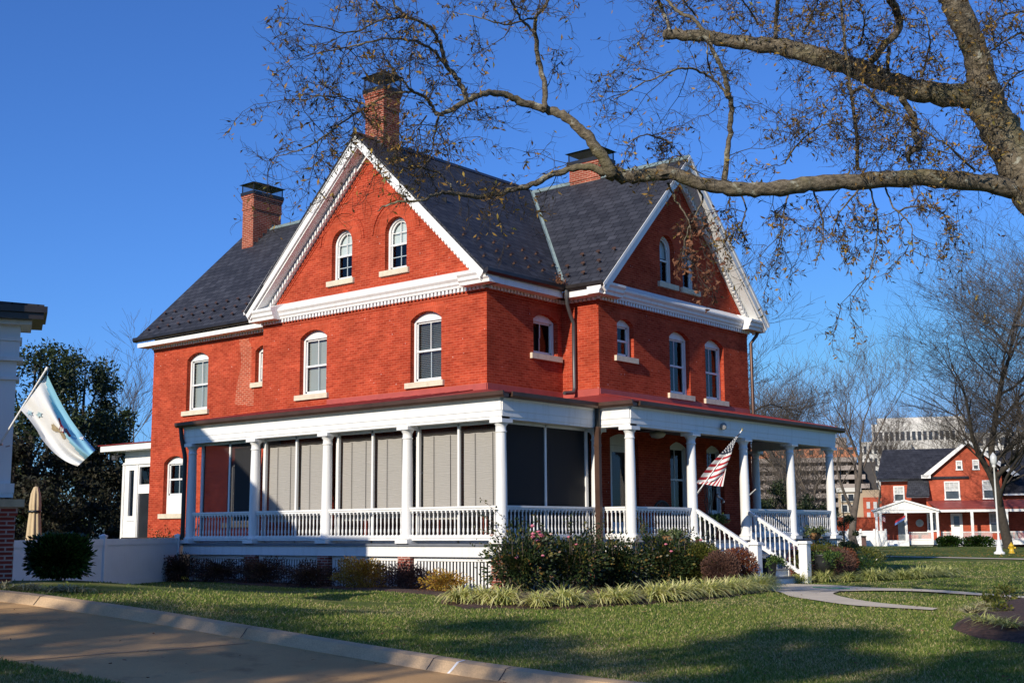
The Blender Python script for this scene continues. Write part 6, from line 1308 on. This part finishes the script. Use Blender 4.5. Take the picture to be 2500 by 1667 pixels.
# hedge, lamp, hydrant
for i, (x0, x1, lb) in enumerate(((2285, 2345, 'low green hedge under the far porch, left half'), (2345, 2425, 'low green hedge under the far porch, right half'))):
    p = tb_((x0+x1)/2, 104); bush('far_hedge', lb, 'hedge', tuple(p), ((x1-x0)/2*104/F, .6, .42), 2600, .16, LAUR, 700+i, 'hedges of the far house', .3, .1, 3, .6, .5)
LMP = thing('street_lamp', 'white painted street lamp with lantern top before the far house', 'lamp', tb_(2437, 80)); b0 = tb_(2437, 80); hl = (1362-1118)*80/F
mb = MB(); mb.lathe(b0.x, b0.y, [(.34, 0), (.34, .12), (.2, .2), (.15, .6), (.18, .65), (.08, .85), (.06, 1.2), (.05, hl-.9), (.12, hl-.85), (.12, hl-.75)], 14, z0=b0.z); obj('lamp_post', mb, WHITE, LMP)
mb = MB(); mb.lathe(b0.x, b0.y, [(.10, hl-.75), (.2, hl-.55), (.22, hl-.2), (.12, hl-.05), (.0, hl+.1)], 12, z0=b0.z); obj('lantern', mb, mat('lantern_glass', (.6, .62, .62), .3), LMP)
hy = tb_(2467, 82); HYD = thing('fire_hydrant', 'yellow fire hydrant on the far verge near the street lamp', 'hydrant', hy); YH = mat('hydrant_yellow', (.65, .42, .03), .4)
mb = MB(); mb.lathe(hy.x, hy.y, [(.22, 0), (.22, .06), (.15, .08), (.15, .45), (.19, .46), (.19, .50), (.15, .53), (.10, .62), (.04, .66), (.03, .72)], 14, z0=hy.z); obj('body', mb, YH, HYD)
for s in (-1, 1): mb = MB(); q = hy+fah*(.14*s)+Vector((0, 0, .36)); mb.tube([q, q+fah*(.13*s)], .06, 8); obj('outlet', mb, YH, HYD)
# ------------------------------------------------------------------ grass blades and fallen leaves
rng = np.random.default_rng(123)
def ground_pts(n, ylo, yhi, pw):
    px = rng.uniform(-60, 2560, n); t = rng.uniform(0, 1, n)**pw; py = ylo+(yhi-ylo)*t
    D = np.array([list(Rv*((a-W/2)/F)-Uv*((b-H/2)/F)+FWv) for a, b in zip(px, py)]); z = np.full(n, -1.15)
    for _ in range(14):
        P = np.array(CAM)+D*((z-CAM.z)/D[:, 2])[:, None]; z = .5*z+.5*gz(P[:, 0], P[:, 1])
    P[:, 2] = gz(P[:, 0], P[:, 1]); return P, D
def inside(P, poly):
    x, y = P[:, 0], P[:, 1]; r = np.zeros(len(P), bool); k = len(poly)
    for i in range(k):
        (x0, y0), (x1, y1) = poly[i][:2], poly[(i+1) % k][:2]; c = ((y0 > y) != (y1 > y)) & (x < (x1-x0)*(y-y0)/(y1-y0+1e-12)+x0); r ^= c
    return r
def pxpoly(l): return [tuple(gp(*p))[:2] for p in l]
NOG = [bed, [(1.0, 9.3), (2.9, 9.3), (2.7, 11.5), (2.2, 14), (1.5, 16.5), (.6, 18.5), (-1.2, 19), (-1.2, 14.8), (1, 9.3)], [(-19, 3.7), (-12, 3), (-11.5, 0), (1.1, 0), (1.1, 15), (-19, 15)], pxpoly([(1852, 1437), (1880, 1422), (2140, 1436), (2620, 1461), (2620, 1471), (2300, 1450), (2150, 1445), (2050, 1446), (2042, 1452), (2120, 1470), (2292, 1488), (2275, 1492), (2090, 1481), (1985, 1467), (1900, 1447)]),
       pxpoly([(2315, 1535), (2345, 1509), (2410, 1486), (2520, 1460), (2700, 1478), (2700, 1602), (2480, 1572), (2380, 1559)])]
P, D = ground_pts(420000, 1322, 1760, 1.25)
dist = np.linalg.norm(P-np.array(CAM), axis=1); s_ = seg_dist(P[:, 0], P[:, 1]); ok = ((s_ > .16) | (s_ < -ROADW-.05)) & (dist < 55) & (dist > 2)
for poly in NOG: ok &= ~inside(P, poly)
P = P[ok]; dist = dist[ok]; n = len(P)
pat = np.sin(P[:, 0]*.9+np.sin(P[:, 1]*.7)*1.5)*np.sin(P[:, 1]*1.1+1.3*np.sin(P[:, 0]*.6))+rng.normal(0, .5, n)
hgt = rng.uniform(.02, .05, n)*np.where(pat > .3, .8, 1.0); wd = .0035+.00030*dist; a = rng.uniform(0, 6.28, n); lean = rng.normal(0, .6, (n, 2))*hgt[:, None]
sx = np.stack([np.cos(a)*wd, np.sin(a)*wd, np.zeros(n)], 1); P = P-np.array([0, 0, .005]); tip = P+np.stack([lean[:, 0], lean[:, 1], hgt], 1)
GRA = leafmat('grass_blade', [(0, (.085, .15, .025)), (.5, (.17, .24, .045)), (.75, (.28, .30, .07)), (.9, (.45, .39, .16)), (1, (.6, .5, .27))], .7, .15, .3)
GRD = leafmat('dry_grass_blade', [(0, (.14, .16, .05)), (.35, (.28, .25, .10)), (.7, (.46, .38, .2)), (1, (.58, .48, .28))], .8, .1, .3)
for nm, sel, mt in (('lawn_grass', pat <= .66, GRA), ('dry_lawn_grass', pat > .66, GRD)):
    V = np.stack([P[sel]-sx[sel], P[sel]+sx[sel], tip[sel]], 1).reshape(-1, 3); o = finish(nm, V, np.arange(len(V)).reshape(-1, 3), mt, None, (0, 0, 0)); o['kind'] = 'stuff'; tag(o, 'green lawn grass between drive, beds and path' if nm == 'lawn_grass' else 'straw coloured dormant tufts mixed through the front lawn', 'grass')
P, D = ground_pts(2600, 1330, 1700, 1.0); s_ = seg_dist(P[:, 0], P[:, 1]); ok = (np.linalg.norm(P-np.array(CAM), axis=1) > 6)
lift = np.where((s_ < -.12) & (s_ > -ROADW), -.085, .03); P = P+np.stack([0*lift, 0*lift, lift], 1)
keep = ok & (rng.uniform(0, 1, len(P)) < np.where(s_ < 0, .07, .5)); P = P[keep]
V, Fq = leafquads(P, .065, rng, .55); V = V.reshape(-1, 4, 3); c = V[:, :1, 2]; V[:, :, 2] = c+(V[:, :, 2]-c)*.25+.012; o = finish('fallen_leaves', V.reshape(-1, 3), Fq, OAKD, None, (0, 0, 0)); o['kind'] = 'stuff'; tag(o, 'scattered brown fallen leaves on lawn and drive', 'leaves')
P, D = ground_pts(9000, 1338, 1362, 1.0); s_ = np.abs(P[:, 0]); keep = D[:, 0]*Rv.x+D[:, 1]*Rv.y > .28; P = P[keep]+np.array([0, 0, .03]); V, Fq = leafquads(P, .11, rng, .6); V = V.reshape(-1, 4, 3); c = V[:, :1, 2]; V[:, :, 2] = c+(V[:, :, 2]-c)*.3+.03
o = finish('yellow_leaf_litter', V.reshape(-1, 3), Fq, YEL, None, (0, 0, 0)); o['kind'] = 'stuff'; tag(o, 'yellow leaf litter on the verge in front of the far house', 'leaves')
P = np.array([(rng.uniform(-11, 2.6), rng.uniform(-1.6, .2) if i % 3 else rng.uniform(-1, 5.8), 0) for i in range(2600)]); P = P[inside(P, bed)]; P[:, 2] = gz(P[:, 0], P[:, 1])+.04
V, Fq = leafquads(P, .06, rng, .45); V = V.reshape(-1, 4, 3); c = V[:, :1, 2]; V[:, :, 2] = c+(V[:, :, 2]-c)*.3+.01; o = finish('bed_leaf_litter', V.reshape(-1, 3), Fq, OAKD, None, (0, 0, 0)); o['kind'] = 'stuff'; tag(o, 'brown leaf litter over the mulch of the front bed', 'leaves')
